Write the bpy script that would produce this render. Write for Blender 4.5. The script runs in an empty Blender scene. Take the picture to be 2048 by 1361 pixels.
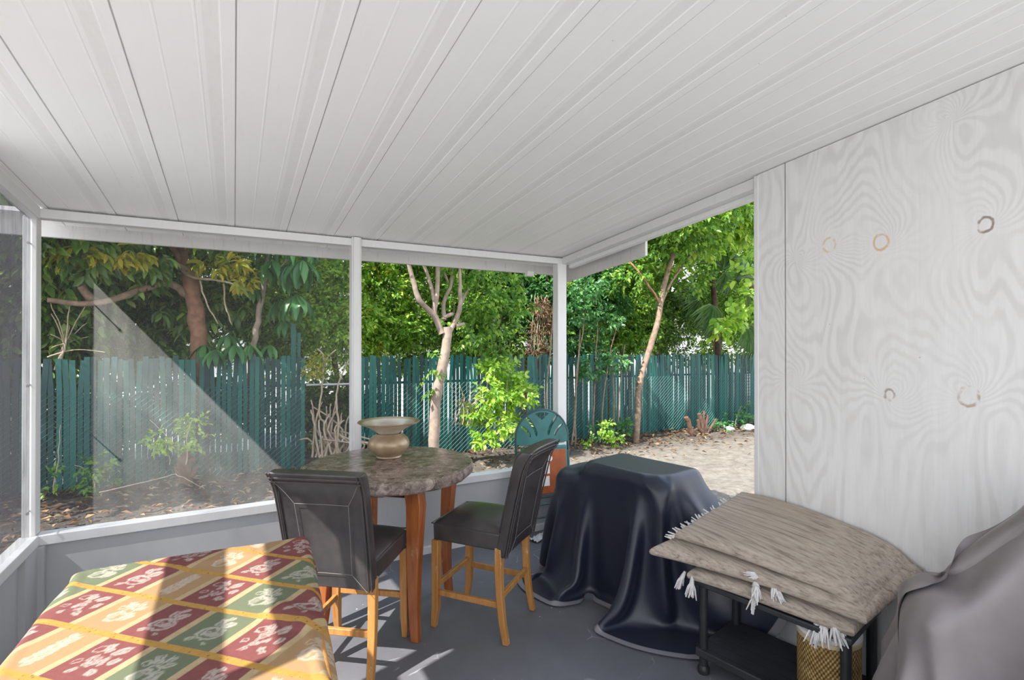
import bpy, bmesh, math, random
import numpy as np
from mathutils import Vector, Matrix
C = bpy.context.scene.collection
R = math.radians
rnd = random.Random(7)
# ------------------------------------------------------------------ camera
FPX, YAW, HZ, CAMH = 1015.0, R(28.7), 685.0, 1.65
cam = bpy.data.objects.new('camera', bpy.data.cameras.new('camera')); C.objects.link(cam)
cam.location = (0, 0, CAMH)
cam.rotation_euler = (R(90) + math.atan((HZ - 680.5) / FPX), 0, -YAW)
cam.data.sensor_width = 36.0
cam.data.lens = 36.0 * FPX / 2048
cam.data.clip_start = 0.05; cam.data.clip_end = 300
bpy.context.scene.camera = cam
# ------------------------------------------------------------------ world, sun, exposure
SUN_DIR = Vector((3.0, 1.0, -3.7)).normalized()
SUN_STRENGTH, SKY_STRENGTH, EXPOSURE = 6.4, 1.6, 0.72
w = bpy.data.worlds.new('world'); bpy.context.scene.world = w; w.use_nodes = True
nt = w.node_tree; nt.nodes.clear()
tc = nt.nodes.new('ShaderNodeTexCoord'); sx = nt.nodes.new('ShaderNodeSeparateXYZ')
rp = nt.nodes.new('ShaderNodeValToRGB'); bg = nt.nodes.new('ShaderNodeBackground'); wo = nt.nodes.new('ShaderNodeOutputWorld')
nt.links.new(tc.outputs['Generated'], sx.inputs[0]); nt.links.new(sx.outputs['Z'], rp.inputs[0])
rp.color_ramp.elements[0].position = 0.0; rp.color_ramp.elements[0].color = (1.0, 0.985, 0.96, 1)
rp.color_ramp.elements[1].position = 0.8; rp.color_ramp.elements[1].color = (0.60, 0.73, 0.95, 1)
nt.links.new(rp.outputs[0], bg.inputs[0]); bg.inputs[1].default_value = SKY_STRENGTH
nt.links.new(bg.outputs[0], wo.inputs[0])
sl = bpy.data.lights.new('sun', 'SUN'); sl.energy = SUN_STRENGTH; sl.angle = R(0.53); sl.color = (1.0, 0.96, 0.9)
sun = bpy.data.objects.new('sun', sl); C.objects.link(sun); sun.location = (-6, -3, 9)
sun.rotation_euler = SUN_DIR.to_track_quat('-Z', 'Y').to_euler()
vs = bpy.context.scene.view_settings
vs.view_transform = 'Standard'; vs.look = 'None'; vs.exposure = EXPOSURE; vs.gamma = 1.0; vs.use_curve_mapping = False
bpy.context.scene.cycles.max_bounces = 10
bpy.context.scene.cycles.diffuse_bounces = 6
bpy.context.scene.cycles.transparent_max_bounces = 24

# ------------------------------------------------------------------ helpers
_c, _s = math.cos(YAW), math.sin(YAW)
def ray(u, v):
    a = (u - 1024) / FPX
    return (a * _c + _s, -a * _s + _c, -(v - HZ) / FPX)
def atY(u, v, Y):
    r = ray(u, v); t = Y / r[1]
    return Vector((r[0] * t, Y, CAMH + r[2] * t))
def atX(u, v, X):
    r = ray(u, v); t = X / r[0]
    return Vector((X, r[1] * t, CAMH + r[2] * t))

def tag(o, label=None, cat=None, group=None, kind=None):
    if label: o['label'] = label
    if cat: o['category'] = cat
    if group: o['group'] = group
    if kind: o['kind'] = kind
    return o
def thing(name, label, cat, loc=(0, 0, 0), rz=0.0, group=None):
    o = bpy.data.objects.new(name, None); C.objects.link(o)
    o.location = loc; o.rotation_euler = (0, 0, rz); o.empty_display_size = 0.1
    return tag(o, label, cat, group)
def copy_tree(o, parent=None, skip=()):
    c = o.copy(); C.objects.link(c)
    if parent is not None: c.parent = parent
    for ch in list(o.children):
        if ch not in skip: copy_tree(ch, c, skip)
    return c

class MB:
    def __init__(s): s.v = []; s.f = []
    def add(s, vs_, fs):
        n = len(s.v); s.v += [tuple(p) for p in vs_]; s.f += [tuple(i + n for i in f) for f in fs]; return s
    def box(s, x0, x1, y0, y1, z0, z1, M=None):
        p = [(x, y, z) for z in (z0, z1) for y in (y0, y1) for x in (x0, x1)]
        if M is not None: p = [M @ Vector(q) for q in p]
        return s.add(p, [(0, 2, 3, 1), (4, 5, 7, 6), (0, 1, 5, 4), (2, 6, 7, 3), (0, 4, 6, 2), (1, 3, 7, 5)])
    def hexa(s, bot, top):
        return s.add(list(bot) + list(top), [(3, 2, 1, 0), (4, 5, 6, 7), (0, 1, 5, 4), (1, 2, 6, 5), (2, 3, 7, 6), (3, 0, 4, 7)])
    def bar(s, a, b, wx, wz, up=(0, 0, 1)):
        a = Vector(a); b = Vector(b); d = (b - a).normalized(); sd = d.cross(Vector(up)).normalized(); u = sd.cross(d)
        q = [(-wx / 2, -wz / 2), (wx / 2, -wz / 2), (wx / 2, wz / 2), (-wx / 2, wz / 2)]
        return s.hexa([a + sd * x + u * y for x, y in q], [b + sd * x + u * y for x, y in q])
    def tube(s, pts, rad, n=8, cap=True):
        pts = [Vector(p) for p in pts]; m = len(pts)
        if not hasattr(rad, '__len__'): rad = [rad] * m
        base = len(s.v); nrm = None
        for i, p in enumerate(pts):
            d = (pts[min(i + 1, m - 1)] - pts[max(i - 1, 0)]).normalized()
            if nrm is None: nrm = d.orthogonal().normalized()
            else:
                nrm = nrm - d * nrm.dot(d)
                nrm = nrm.normalized() if nrm.length > 1e-6 else d.orthogonal().normalized()
            b = d.cross(nrm)
            for k in range(n):
                a = 2 * math.pi * k / n
                s.v.append(tuple(p + (nrm * math.cos(a) + b * math.sin(a)) * rad[i]))
        for i in range(m - 1):
            for k in range(n):
                k2 = (k + 1) % n
                s.f.append((base + i * n + k, base + i * n + k2, base + (i + 1) * n + k2, base + (i + 1) * n + k))
        if cap:
            s.f.append(tuple(base + k for k in reversed(range(n)))); s.f.append(tuple(base + (m - 1) * n + k for k in range(n)))
        return s
    def lathe(s, prof, n=48, c=(0, 0, 0)):
        base = len(s.v); m = len(prof)
        for r, z in prof:
            for k in range(n):
                a = 2 * math.pi * k / n; s.v.append((c[0] + r * math.cos(a), c[1] + r * math.sin(a), c[2] + z))
        for i in range(m - 1):
            for k in range(n):
                k2 = (k + 1) % n
                s.f.append((base + i * n + k, base + i * n + k2, base + (i + 1) * n + k2, base + (i + 1) * n + k))
        return s
    def build(s, name, mat, parent=None, smooth=False, bevel=0.0, seg=2, subsurf=0, sharp=40):
        me = bpy.data.meshes.new(name); me.from_pydata(s.v, [], s.f); me.update()
        return link(name, me, mat, parent, smooth, bevel, seg, subsurf, sharp)

def link(name, me, mat, parent=None, smooth=False, bevel=0.0, seg=2, subsurf=0, sharp=40):
    o = bpy.data.objects.new(name, me); C.objects.link(o)
    if mat is not None: me.materials.append(mat)
    if parent is not None: o.parent = parent
    if bevel:
        b = o.modifiers.new('bevel', 'BEVEL'); b.width = bevel; b.segments = seg; b.limit_method = 'ANGLE'; b.angle_limit = R(35)
    if subsurf:
        q = o.modifiers.new('subsurf', 'SUBSURF'); q.levels = subsurf; q.render_levels = subsurf
    if smooth or bevel:
        me.polygons.foreach_set('use_smooth', [True] * len(me.polygons))
        if not subsurf:
            try: me.set_sharp_from_angle(angle=R(sharp))
            except Exception: pass
    return o
def struct(o): o['kind'] = 'structure'; return o
def part(name, mb, mat, parent, label=None, **k):
    o = mb.build(name, mat, parent, **k)
    if label: o['label'] = label
    return o
def world_box(name, b, mat, parent=None, **k):
    return MB().box(*b).build(name, mat, parent, **k)

def np_mesh(name, verts, faces_flat, nper, mat, parent=None, smooth=False):
    """verts (N,3), faces_flat indices, every face with nper corners"""
    me = bpy.data.meshes.new(name); nf = len(faces_flat) // nper
    me.vertices.add(len(verts)); me.vertices.foreach_set('co', np.asarray(verts, np.float32).ravel())
    me.loops.add(len(faces_flat)); me.loops.foreach_set('vertex_index', np.asarray(faces_flat, np.int32))
    me.polygons.add(nf); me.polygons.foreach_set('loop_start', np.arange(nf, dtype=np.int32) * nper)
    me.polygons.foreach_set('loop_total', np.full(nf, nper, np.int32))
    me.update(calc_edges=True); me.validate()
    return link(name, me, mat, parent, smooth=False) if not smooth else link(name, me, mat, parent, smooth=True, sharp=180)
def grid_mesh(name, P, mat, parent=None, subsurf=0):
    n, m = P.shape[:2]; i, j = np.meshgrid(np.arange(n - 1), np.arange(m - 1), indexing='ij')
    a = i * m + j
    F = np.stack([a, a + m, a + m + 1, a + 1], -1).reshape(-1)
    o = np_mesh(name, P.reshape(-1, 3), F, 4, mat, parent, smooth=True)
    if subsurf:
        q = o.modifiers.new('subsurf', 'SUBSURF'); q.levels = subsurf; q.render_levels = subsurf
    return o

# ------------------------------------------------------------------ materials
class NT:
    def __init__(s, name):
        s.m = bpy.data.materials.new(name); s.m.use_nodes = True; s.t = s.m.node_tree; s.t.nodes.clear()
        s.out = s.n('ShaderNodeOutputMaterial')
    def n(s, t, **k):
        q = s.t.nodes.new(t)
        for a, b in k.items(): setattr(q, a, b)
        return q
    def set(s, sock, v):
        if isinstance(v, bpy.types.NodeSocket): s.t.links.new(v, sock)
        elif v is not None:
            if isinstance(v, (tuple, list)) and sock.type == 'RGBA' and len(v) == 3: v = (*v, 1)
            sock.default_value = v
    def math(s, op, a, b=None, c=None, clamp=False):
        q = s.n('ShaderNodeMath', operation=op, use_clamp=clamp)
        for i, x in enumerate((a, b, c)):
            if x is not None: s.set(q.inputs[i], x)
        return q.outputs[0]
    def mix(s, f, a, b, mode='MIX'):
        q = s.n('ShaderNodeMix', data_type='RGBA', blend_type=mode)
        s.set(q.inputs[0], f); s.set(q.inputs[6], a); s.set(q.inputs[7], b); return q.outputs[2]
    def pos(s, kind='Object'):
        return s.n('ShaderNodeTexCoord').outputs[kind]
    def world(s): return s.n('ShaderNodeNewGeometry').outputs['Position']
    def map(s, v, sc=(1, 1, 1), loc=(0, 0, 0), rot=(0, 0, 0)):
        q = s.n('ShaderNodeMapping'); s.set(q.inputs[0], v); q.inputs[1].default_value = loc; q.inputs[2].default_value = rot; q.inputs[3].default_value = sc
        return q.outputs[0]
    def noise(s, v, sc=5.0, det=4.0, ro=0.6, dist=0.0, col=False):
        q = s.n('ShaderNodeTexNoise'); s.set(q.inputs['Vector'], v); q.inputs['Scale'].default_value = sc
        q.inputs['Detail'].default_value = det; q.inputs['Roughness'].default_value = ro; q.inputs['Distortion'].default_value = dist
        return q.outputs['Color' if col else 'Fac']
    def vor(s, v, sc=5.0, feat='F1', out='Distance', rand=1.0):
        q = s.n('ShaderNodeTexVoronoi', feature=feat); s.set(q.inputs['Vector'], v); q.inputs['Scale'].default_value = sc
        q.inputs['Randomness'].default_value = rand
        return q.outputs[out]
    def ramp(s, f, stops, interp='LINEAR'):
        q = s.n('ShaderNodeValToRGB'); s.set(q.inputs[0], f); cr = q.color_ramp; cr.interpolation = interp
        while len(cr.elements) < len(stops): cr.elements.new(0.5)
        for e, (p, c) in zip(cr.elements, stops):
            e.position = p; e.color = (*c, 1) if hasattr(c, '__len__') else (c, c, c, 1)
        return q.outputs[0]
    def sep(s, v):
        q = s.n('ShaderNodeSeparateXYZ'); s.set(q.inputs[0], v); return q.outputs
    def comb(s, x, y, z):
        q = s.n('ShaderNodeCombineXYZ')
        for i, a in enumerate((x, y, z)): s.set(q.inputs[i], a)
        return q.outputs[0]
    def step(s, x, a, b):
        q = s.n('ShaderNodeMapRange', interpolation_type='SMOOTHSTEP'); s.set(q.inputs[0], x)
        q.inputs[1].default_value = a; q.inputs[2].default_value = b; return q.outputs[0]
    def bump(s, h, strength=0.3, dist=0.01):
        q = s.n('ShaderNodeBump'); s.set(q.inputs['Height'], h); q.inputs['Strength'].default_value = strength; q.inputs['Distance'].default_value = dist
        return q.outputs[0]
    def bsdf(s, col, rough=0.6, metal=0.0, spec=0.5, normal=None, **k):
        q = s.n('ShaderNodeBsdfPrincipled'); s.set(q.inputs['Base Color'], col); s.set(q.inputs['Roughness'], rough)
        q.inputs['Metallic'].default_value = metal; q.inputs['Specular IOR Level'].default_value = spec
        if normal is not None: s.set(q.inputs['Normal'], normal)
        for a, b in k.items(): q.inputs[a.replace('_', ' ')].default_value = b
        return q.outputs[0]
    def done(s, sh):
        s.t.links.new(sh, s.out.inputs[0]); return s.m

def simple(name, col, rough=0.6, metal=0.0, var=0.12, sc=8.0, spec=0.5, bump=0.0, bsc=60.0, det=5.0):
    t = NT(name); p = t.pos(); f = t.noise(p, sc, det)
    lo = tuple(c * (1 - var) for c in col); hi = tuple(min(1, c * (1 + var)) for c in col)
    cc = t.ramp(f, [(0.3, lo), (0.7, hi)])
    nm = t.bump(t.noise(p, bsc, 4), bump, 0.005) if bump else None
    return t.done(t.bsdf(cc, rough, metal, spec, nm))
def wood(name, dark, light, axis=2, sc=14.0, rough=0.4, worn=None):
    t = NT(name); p = t.pos(); k = [sc] * 3; k[axis] = sc * 0.09
    f = t.noise(t.map(p, tuple(k)), 2.2, 6, 0.65, 0.6); cc = t.ramp(f, [(0.28, dark), (0.72, light)])
    if worn:
        g = t.step(t.noise(t.map(p, (1, 1, 0.5)), 13, 5, 0.7), 0.58, 0.72); cc = t.mix(g, cc, worn)
    return t.done(t.bsdf(cc, rough, 0, 0.45, t.bump(f, 0.12, 0.003)))

def m_white(name, col=(0.78, 0.78, 0.77), dirt=0.35, rough=0.5):
    t = NT(name); p = t.world()
    n1 = t.noise(p, 3.5, 6, 0.65); n2 = t.noise(t.map(p, (9, 9, 1.3)), 4, 5, 0.7)
    g = t.math('MULTIPLY', t.step(n2, 0.52, 0.8), dirt)
    c1 = t.ramp(n1, [(0.3, tuple(x * 0.95 for x in col)), (0.7, col)])
    cc = t.mix(g, c1, tuple(x * 0.55 for x in (col[0], col[1] * 0.97, col[2] * 0.92)))
    sp = t.vor(p, 26); spk = t.math('LESS_THAN', sp, 0.035)
    cc = t.mix(t.math('MULTIPLY', spk, 0.5), cc, (0.2, 0.17, 0.14))
    return t.done(t.bsdf(cc, rough, 0, 0.4))
WHITE = m_white('white_paint')
WHITE_CLEAN = m_white('white_aluminium', (0.7, 0.7, 0.7), 0.18, 0.4)
KICK = m_white('grey_white_kick_panel', (0.46, 0.465, 0.475), 0.25, 0.5)
def m_ceiling():
    t = NT('ceiling_paint'); p = t.world(); x, y, z = t.sep(p)
    n1 = t.noise(p, 1.6, 5, 0.6); n2 = t.noise(t.map(p, (14, 1.2, 1)), 3, 6, 0.7)
    base = t.ramp(n1, [(0.3, (0.85, 0.845, 0.835)), (0.7, (0.88, 0.875, 0.865))])
    d = t.math('MULTIPLY', t.step(n2, 0.55, 0.85), 0.22); cc = t.mix(d, base, (0.55, 0.54, 0.52))
    # dusty flat lap strip beside each pan joint
    fr = t.math('FRACT', t.math('DIVIDE', t.math('ADD', x, 6.3), 0.3128))
    band = t.math('MULTIPLY', t.step(fr, 0.865, 0.872), t.noise(t.map(p, (30, 10, 1)), 2, 5, 0.75))
    cc = t.mix(t.math('MULTIPLY', band, 0.28), cc, (0.5, 0.48, 0.45))
    spk = t.math('LESS_THAN', t.vor(p, 9), 0.022); cc = t.mix(t.math('MULTIPLY', spk, 0.6), cc, (0.25, 0.22, 0.2))
    return t.done(t.bsdf(cc, 0.45, 0, 0.35))
CEIL = m_ceiling()
SEAM = simple('seam_dark', (0.16, 0.155, 0.15), 0.8)
def m_floor():
    t = NT('floor_paint'); p = t.world()
    n1 = t.noise(p, 2.2, 7, 0.62); n2 = t.noise(p, 14, 6, 0.7)
    cc = t.ramp(n1, [(0.3, (0.115, 0.117, 0.132)), (0.7, (0.16, 0.162, 0.178))])
    cc = t.mix(t.math('MULTIPLY', t.step(n2, 0.55, 0.8), 0.3), cc, (0.26, 0.26, 0.275))
    wv = t.noise(p, 2.5, 3, 0.5, 0, True); pd = t.n('ShaderNodeVectorMath', operation='ADD'); t.set(pd.inputs[0], p)
    sc_ = t.n('ShaderNodeVectorMath', operation='SCALE'); t.set(sc_.inputs[0], wv); sc_.inputs['Scale'].default_value = 0.25; t.set(pd.inputs[1], sc_.outputs[0])
    e = t.vor(pd.outputs[0], 1.7, 'DISTANCE_TO_EDGE')
    scr = t.math('MULTIPLY', t.math('LESS_THAN', e, 0.0035), t.step(t.noise(p, 5, 3), 0.5, 0.62))
    cc = t.mix(t.math('MULTIPLY', scr, 0.5), cc, (0.5, 0.5, 0.52))
    sp = t.math('MULTIPLY', t.math('LESS_THAN', t.vor(p, 12), 0.055), t.step(t.noise(p, 1.7, 2), 0.5, 0.6))
    cc = t.mix(sp, cc, (0.6, 0.6, 0.62))
    return t.done(t.bsdf(cc, t.ramp(n2, [(0.3, 0.42), (0.7, 0.58)]), 0, 0.45, t.bump(n2, 0.06, 0.004)))
FLOOR = m_floor()
KNOTS = [(1767, 485, .030, (0.62, 0.42, 0.2)), (1663, 490, .028, (0.66, 0.5, 0.3)), (1975, 450, .024, (0.2, 0.13, 0.09)), (1782, 790, .020, (0.3, 0.25, 0.2)), (1940, 792, .032, (0.42, 0.3, 0.2))]
def m_plywood():
    t = NT('whitewashed_plywood'); p = t.world(); x, y, z = t.sep(p)
    nz = t.noise(t.map(p, (1, 2.6, 0.42)), 1.0, 2, 0.45); nz2 = t.noise(t.map(p, (1, 9, 1.5)), 1.0, 3, 0.5)
    f = t.math('ADD', t.math('MULTIPLY', y, 5.0), t.math('MULTIPLY', nz, 20.0)); f = t.math('ADD', f, t.math('MULTIPLY', nz2, 2.6))
    warp = t.math('MULTIPLY', t.math('SUBTRACT', t.noise(t.map(p, (1, 1, 1)), 18, 2), 0.5), 0.02)
    rings = None
    for (u, v, r, col) in KNOTS + [(1585, 760, .02, None), (1600, 520, .02, None), (1905, 240, .03, None)]:
        q = atX(u, v, 2.6)
        dy = t.math('SUBTRACT', y, q.y); dz = t.math('SUBTRACT', z, q.z)
        d = t.math('SQRT', t.math('ADD', t.math('POWER', dy, 2.0), t.math('MULTIPLY', t.math('POWER', dz, 2.0), 0.7)))
        ang = t.math('ARCTAN2', dy, dz)
        infl = t.math('EXPONENT', t.math('MULTIPLY', d, -4.2))
        f = t.math('ADD', f, t.math('MULTIPLY', t.math('MULTIPLY', t.math('SINE', t.math('ADD', ang, 0.6 + 3 * (u % 7) / 7)), infl), 7.0))
        f = t.math('ADD', f, t.math('MULTIPLY', t.math('EXPONENT', t.math('MULTIPLY', d, -16.0)), 6.0))
        if col:
            rr = t.math('ABSOLUTE', t.math('SUBTRACT', t.math('ADD', d, warp), r))
            k = t.math('MULTIPLY', t.math('SUBTRACT', 1.0, t.step(rr, 0.002, 0.007)), t.step(t.noise(p, 22, 2), 0.36, 0.56))
            rings = (rings or []) + [(k, col)]
    s = t.math('SINE', t.math('MULTIPLY', f, 5.2))
    g = t.step(s, -0.5, 0.95)
    fade = t.math('MULTIPLY', t.step(t.noise(p, 1.3, 3), 0.3, 0.62), t.step(t.noise(p, 4.5, 4), 0.25, 0.6))
    base = t.ramp(t.noise(t.map(p, (1, 14, 1.5)), 2, 5, 0.7), [(0.3, (0.70, 0.69, 0.68)), (0.7, (0.76, 0.755, 0.75))])
    cc = t.mix(t.math('MULTIPLY', g, t.math('ADD', t.math('MULTIPLY', fade, 0.52), 0.03)), base, (0.585, 0.57, 0.555))
    fib = t.noise(t.map(p, (1, 90, 3)), 1, 3, 0.6); cc = t.mix(t.math('MULTIPLY', t.step(fib, 0.5, 0.8), 0.12), cc, (0.48, 0.46, 0.44))
    for k, col in rings: cc = t.mix(t.math('MULTIPLY', k, 0.8), cc, col)
    spk = t.math('LESS_THAN', t.vor(p, 8), 0.02); cc = t.mix(t.math('MULTIPLY', spk, 0.6), cc, (0.2, 0.15, 0.1))
    return t.done(t.bsdf(cc, 0.6, 0, 0.3, t.bump(s, 0.05, 0.003)))
PLY = m_plywood()
def m_screen(name, col, cover, streak=0.5, trans=0.45, nrm=None, gloss=None):
    t = NT(name); p = t.world()
    st = t.noise(t.map(p, (22, 22, 0.8)), 1.5, 5, 0.7); bl = t.noise(p, 2.5, 4, 0.6)
    cov = t.math('MULTIPLY', t.math('ADD', t.math('MULTIPLY', t.math('MULTIPLY', st, bl), streak * 3.2), 1.0 - streak * 0.8), cover, clamp=True)
    d = t.n('ShaderNodeBsdfDiffuse'); t.set(d.inputs[0], col)
    if nrm: d.inputs['Normal'].default_value = Vector(nrm).normalized(); q_ = t.n('ShaderNodeCombineXYZ'); [setattr(q_.inputs[i], 'default_value', Vector(nrm).normalized()[i]) for i in range(3)]; t.t.links.new(q_.outputs[0], d.inputs['Normal'])
    tr = t.n('ShaderNodeBsdfTranslucent'); t.set(tr.inputs[0], col)
    ms = t.n('ShaderNodeMixShader'); ms.inputs[0].default_value = trans; t.t.links.new(d.outputs[0], ms.inputs[1]); t.t.links.new(tr.outputs[0], ms.inputs[2])
    if gloss:
        gl = t.n('ShaderNodeBsdfAnisotropic'); t.set(gl.inputs['Color'], col); gl.inputs['Roughness'].default_value = 0.5
        q2 = t.n('ShaderNodeCombineXYZ'); [setattr(q2.inputs[i], 'default_value', Vector(gloss).normalized()[i]) for i in range(3)]; t.t.links.new(q2.outputs[0], gl.inputs['Normal'])
        mg = t.n('ShaderNodeMixShader'); mg.inputs[0].default_value = 0.5; t.t.links.new(ms.outputs[0], mg.inputs[1]); t.t.links.new(gl.outputs[0], mg.inputs[2]); ms = mg
    tp = t.n('ShaderNodeBsdfTransparent'); m2 = t.n('ShaderNodeMixShader'); t.set(m2.inputs[0], cov)
    t.t.links.new(tp.outputs[0], m2.inputs[1]); t.t.links.new(ms.outputs[0], m2.inputs[2])
    return t.done(m2.outputs[0])
# round wires of the mesh catch the low side sun, so their shading normal leans out of the sheet
SCREEN_BACK = m_screen('screen_mesh_back', (0.9, 0.9, 0.88), 0.075, 0.12, 0.0, (-0.72, -0.5, 0.2), (-0.372, -0.757, 0.536))
SCREEN_LEFT = m_screen('screen_mesh_left', (0.075, 0.075, 0.082), 0.72, 0.4)
SCREEN_FINE = m_screen('screen_mesh_fine', (0.3, 0.3, 0.32), 0.08, 0.2)
LEATHER = None
def m_leather():
    t = NT('brown_black_leather'); p = t.pos(); f = t.noise(p, 5, 6, 0.65); v = t.vor(p, 260, 'DISTANCE_TO_EDGE')
    cc = t.ramp(f, [(0.3, (0.028, 0.025, 0.027)), (0.75, (0.078, 0.068, 0.067))])
    sc2 = t.step(t.noise(t.map(p, (3, 3, 9)), 9, 6, 0.75), 0.62, 0.75); cc = t.mix(t.math('MULTIPLY', sc2, 0.25), cc, (0.16, 0.13, 0.12))
    return t.done(t.bsdf(cc, t.ramp(f, [(0.3, 0.26), (0.7, 0.44)]), 0, 0.55, t.bump(v, 0.12, 0.002)))
LEATHER = m_leather()
PIPING = simple('worn_leather_piping', (0.06, 0.052, 0.05), 0.45)
THREAD = simple('pale_stitching', (0.19, 0.172, 0.162), 0.8)
OAK = wood('honey_wood', (0.33, 0.135, 0.035), (0.56, 0.28, 0.085), worn=(0.62, 0.42, 0.22))
TABLEWOOD = wood('cherry_wood', (0.20, 0.052, 0.014), (0.40, 0.125, 0.032), worn=(0.42, 0.2, 0.09))
APRON = wood('dark_apron_wood', (0.03, 0.014, 0.008), (0.07, 0.03, 0.015), axis=0)
def m_marble():
    t = NT('brown_marble'); p = t.pos(); wv = t.noise(p, 6, 4, 0.6, 0, True)
    a = t.n('ShaderNodeVectorMath', operation='ADD'); t.set(a.inputs[0], p); s2 = t.n('ShaderNodeVectorMath', operation='SCALE'); t.set(s2.inputs[0], wv); s2.inputs['Scale'].default_value = 0.13
    t.set(a.inputs[1], s2.outputs[0]); q = a.outputs[0]
    e = t.vor(q, 24, 'DISTANCE_TO_EDGE'); c = t.vor(q, 24, 'F1', 'Color'); n = t.noise(q, 24, 6, 0.7); cx = t.math('ADD', t.math('MULTIPLY', t.sep(c)[0], 0.28), t.math('MULTIPLY', t.math('SUBTRACT', t.noise(q, 13, 9, 0.72, 1.4), 0.33), 2.3))
    cc = t.ramp(cx, [(0.0, (0.035, 0.024, 0.021)), (0.3, (0.12, 0.085, 0.072)), (0.65, (0.29, 0.22, 0.19)), (1.0, (0.52, 0.43, 0.38))])
    cc = t.mix(t.math('MULTIPLY', n, 0.3), cc, (0.05, 0.04, 0.037))
    vein = t.math('SUBTRACT', 1.0, t.step(e, 0.0, 0.10)); cc = t.mix(t.math('MULTIPLY', vein, t.math('MULTIPLY', n, 0.5)), cc, (0.42, 0.36, 0.31))
    z = t.sep(t.n('ShaderNodeNewGeometry').outputs['Normal'])[2]
    rough = t.math('SUBTRACT', 0.62, t.math('MULTIPLY', t.step(z, 0.6, 0.95), 0.42))
    return t.done(t.bsdf(cc, rough, 0, 0.4, t.bump(n, 0.05, 0.002)))
MARBLE = m_marble()
def m_fabric(name, col, rough, sheen=0.0, back=None, spec=0.5, weave=900.0, var=0.1):
    t = NT(name); p = t.world(); f = t.noise(p, 6, 4, 0.6)
    cc = t.ramp(f, [(0.3, tuple(c * (1 - var) for c in col)), (0.7, tuple(c * (1 + var) for c in col))])
    if back: cc = t.mix(t.math('SUBTRACT', 1.0, t.step(t.n('ShaderNodeAttribute', attribute_name='hem').outputs['Fac'], 0.036, 0.042)), cc, back)
    wv = t.noise(p, weave, 1)
    return t.done(t.bsdf(cc, rough, 0, spec, t.bump(wv, 0.05, 0.001), Sheen_Weight=sheen))
NAVY = m_fabric('navy_satin', (0.009, 0.0135, 0.031), 0.40, 0.05, (0.25, 0.235, 0.26), 0.6)
TAUPE = m_fabric('taupe_satin', (0.18, 0.158, 0.158), 0.38, 0.1, None, 0.5)
def m_rug():
    t = NT('flatweave_rug'); p = t.world()
    f = t.noise(t.map(p, (90, 2.4, 90)), 1.0, 4, 0.6); g = t.noise(t.map(p, (260, 12, 260)), 1.0, 3, 0.6); b = t.noise(p, 4, 4)
    cc = t.ramp(f, [(0.3, (0.17, 0.135, 0.11)), (0.48, (0.37, 0.31, 0.255)), (0.75, (0.50, 0.425, 0.355))])
    cc = t.mix(t.math('MULTIPLY', t.step(g, 0.55, 0.72), 0.5), cc, (0.15, 0.12, 0.1)); cc = t.mix(t.math('MULTIPLY', b, 0.3), cc, (0.42, 0.36, 0.31))
    return t.done(t.bsdf(cc, 0.95, 0, 0.1, t.bump(g, 0.5, 0.003)))
RUG = m_rug()
TASSEL = simple('white_cotton', (0.66, 0.64, 0.63), 0.95, var=0.15, sc=40, bump=0.4, bsc=300)
BLACKPLASTIC = simple('black_plastic', (0.022, 0.023, 0.027), 0.42, var=0.25, bump=0.1, bsc=200)
def m_deck():
    t = NT('shelf_plastic'); p = t.pos(); cc = t.ramp(t.noise(p, 5, 6, 0.7), [(0.35, (0.018, 0.019, 0.022)), (0.75, (0.045, 0.046, 0.052))])
    y = t.sep(p)[0]; gr = t.math('LESS_THAN', t.math('FRACT', t.math('MULTIPLY', y, 14.0)), 0.05)
    sc = t.noise(t.map(p, (60, 3, 1)), 1.5, 4, 0.75); cc = t.mix(t.math('MULTIPLY', t.step(sc, 0.66, 0.74), 0.5), cc, (0.2, 0.2, 0.22))
    cc = t.mix(gr, cc, (0.005, 0.005, 0.006)); return t.done(t.bsdf(cc, 0.5, 0, 0.5))
DECK = m_deck()
def m_wicker():
    t = NT('woven_fibre'); p = t.pos(); x, y, z = t.sep(p); a = t.math('ARCTAN2', y, x)
    d1 = t.math('SINE', t.math('ADD', t.math('MULTIPLY', a, 46.0), t.math('MULTIPLY', z, 260.0))); d2 = t.math('SINE', t.math('SUBTRACT', t.math('MULTIPLY', a, 46.0), t.math('MULTIPLY', z, 260.0)))
    h = t.math('MULTIPLY', t.math('ADD', d1, d2), 0.5); n = t.noise(p, 30, 4)
    cc = t.ramp(t.math('ADD', t.math('MULTIPLY', h, 0.42), n), [(0.2, (0.16, 0.085, 0.025)), (0.6, (0.40, 0.25, 0.085)), (1.0, (0.62, 0.46, 0.22))])
    return t.done(t.bsdf(cc, 0.65, 0, 0.3, t.bump(h, 0.7, 0.006)))
WICKER = m_wicker()
def m_vase():
    t = NT('aged_ceramic'); p = t.pos(); n = t.noise(p, 9, 6, 0.65); z = t.sep(p)[2]
    cc = t.ramp(n, [(0.3, (0.25, 0.17, 0.095)), (0.7, (0.44, 0.34, 0.22))])
    up = t.step(z, 0.145, 0.165); cc = t.mix(up, cc, t.ramp(n, [(0.3, (0.42, 0.36, 0.28)), (0.7, (0.6, 0.54, 0.45))]))
    rim = t.step(z, 0.222, 0.228); cc = t.mix(rim, cc, (0.3, 0.2, 0.12))
    return t.done(t.bsdf(cc, 0.3, 0.25, 0.6))
VASE = m_vase()
GREENPLASTIC = simple('green_resin', (0.012, 0.13, 0.125), 0.35, var=0.2)
GREENPAINT = simple('green_steel', (0.012, 0.06, 0.06), 0.4, var=0.2)
HARDBOARD = simple('brown_hardboard', (0.36, 0.085, 0.018), 0.55, var=0.2, sc=14)
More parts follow.
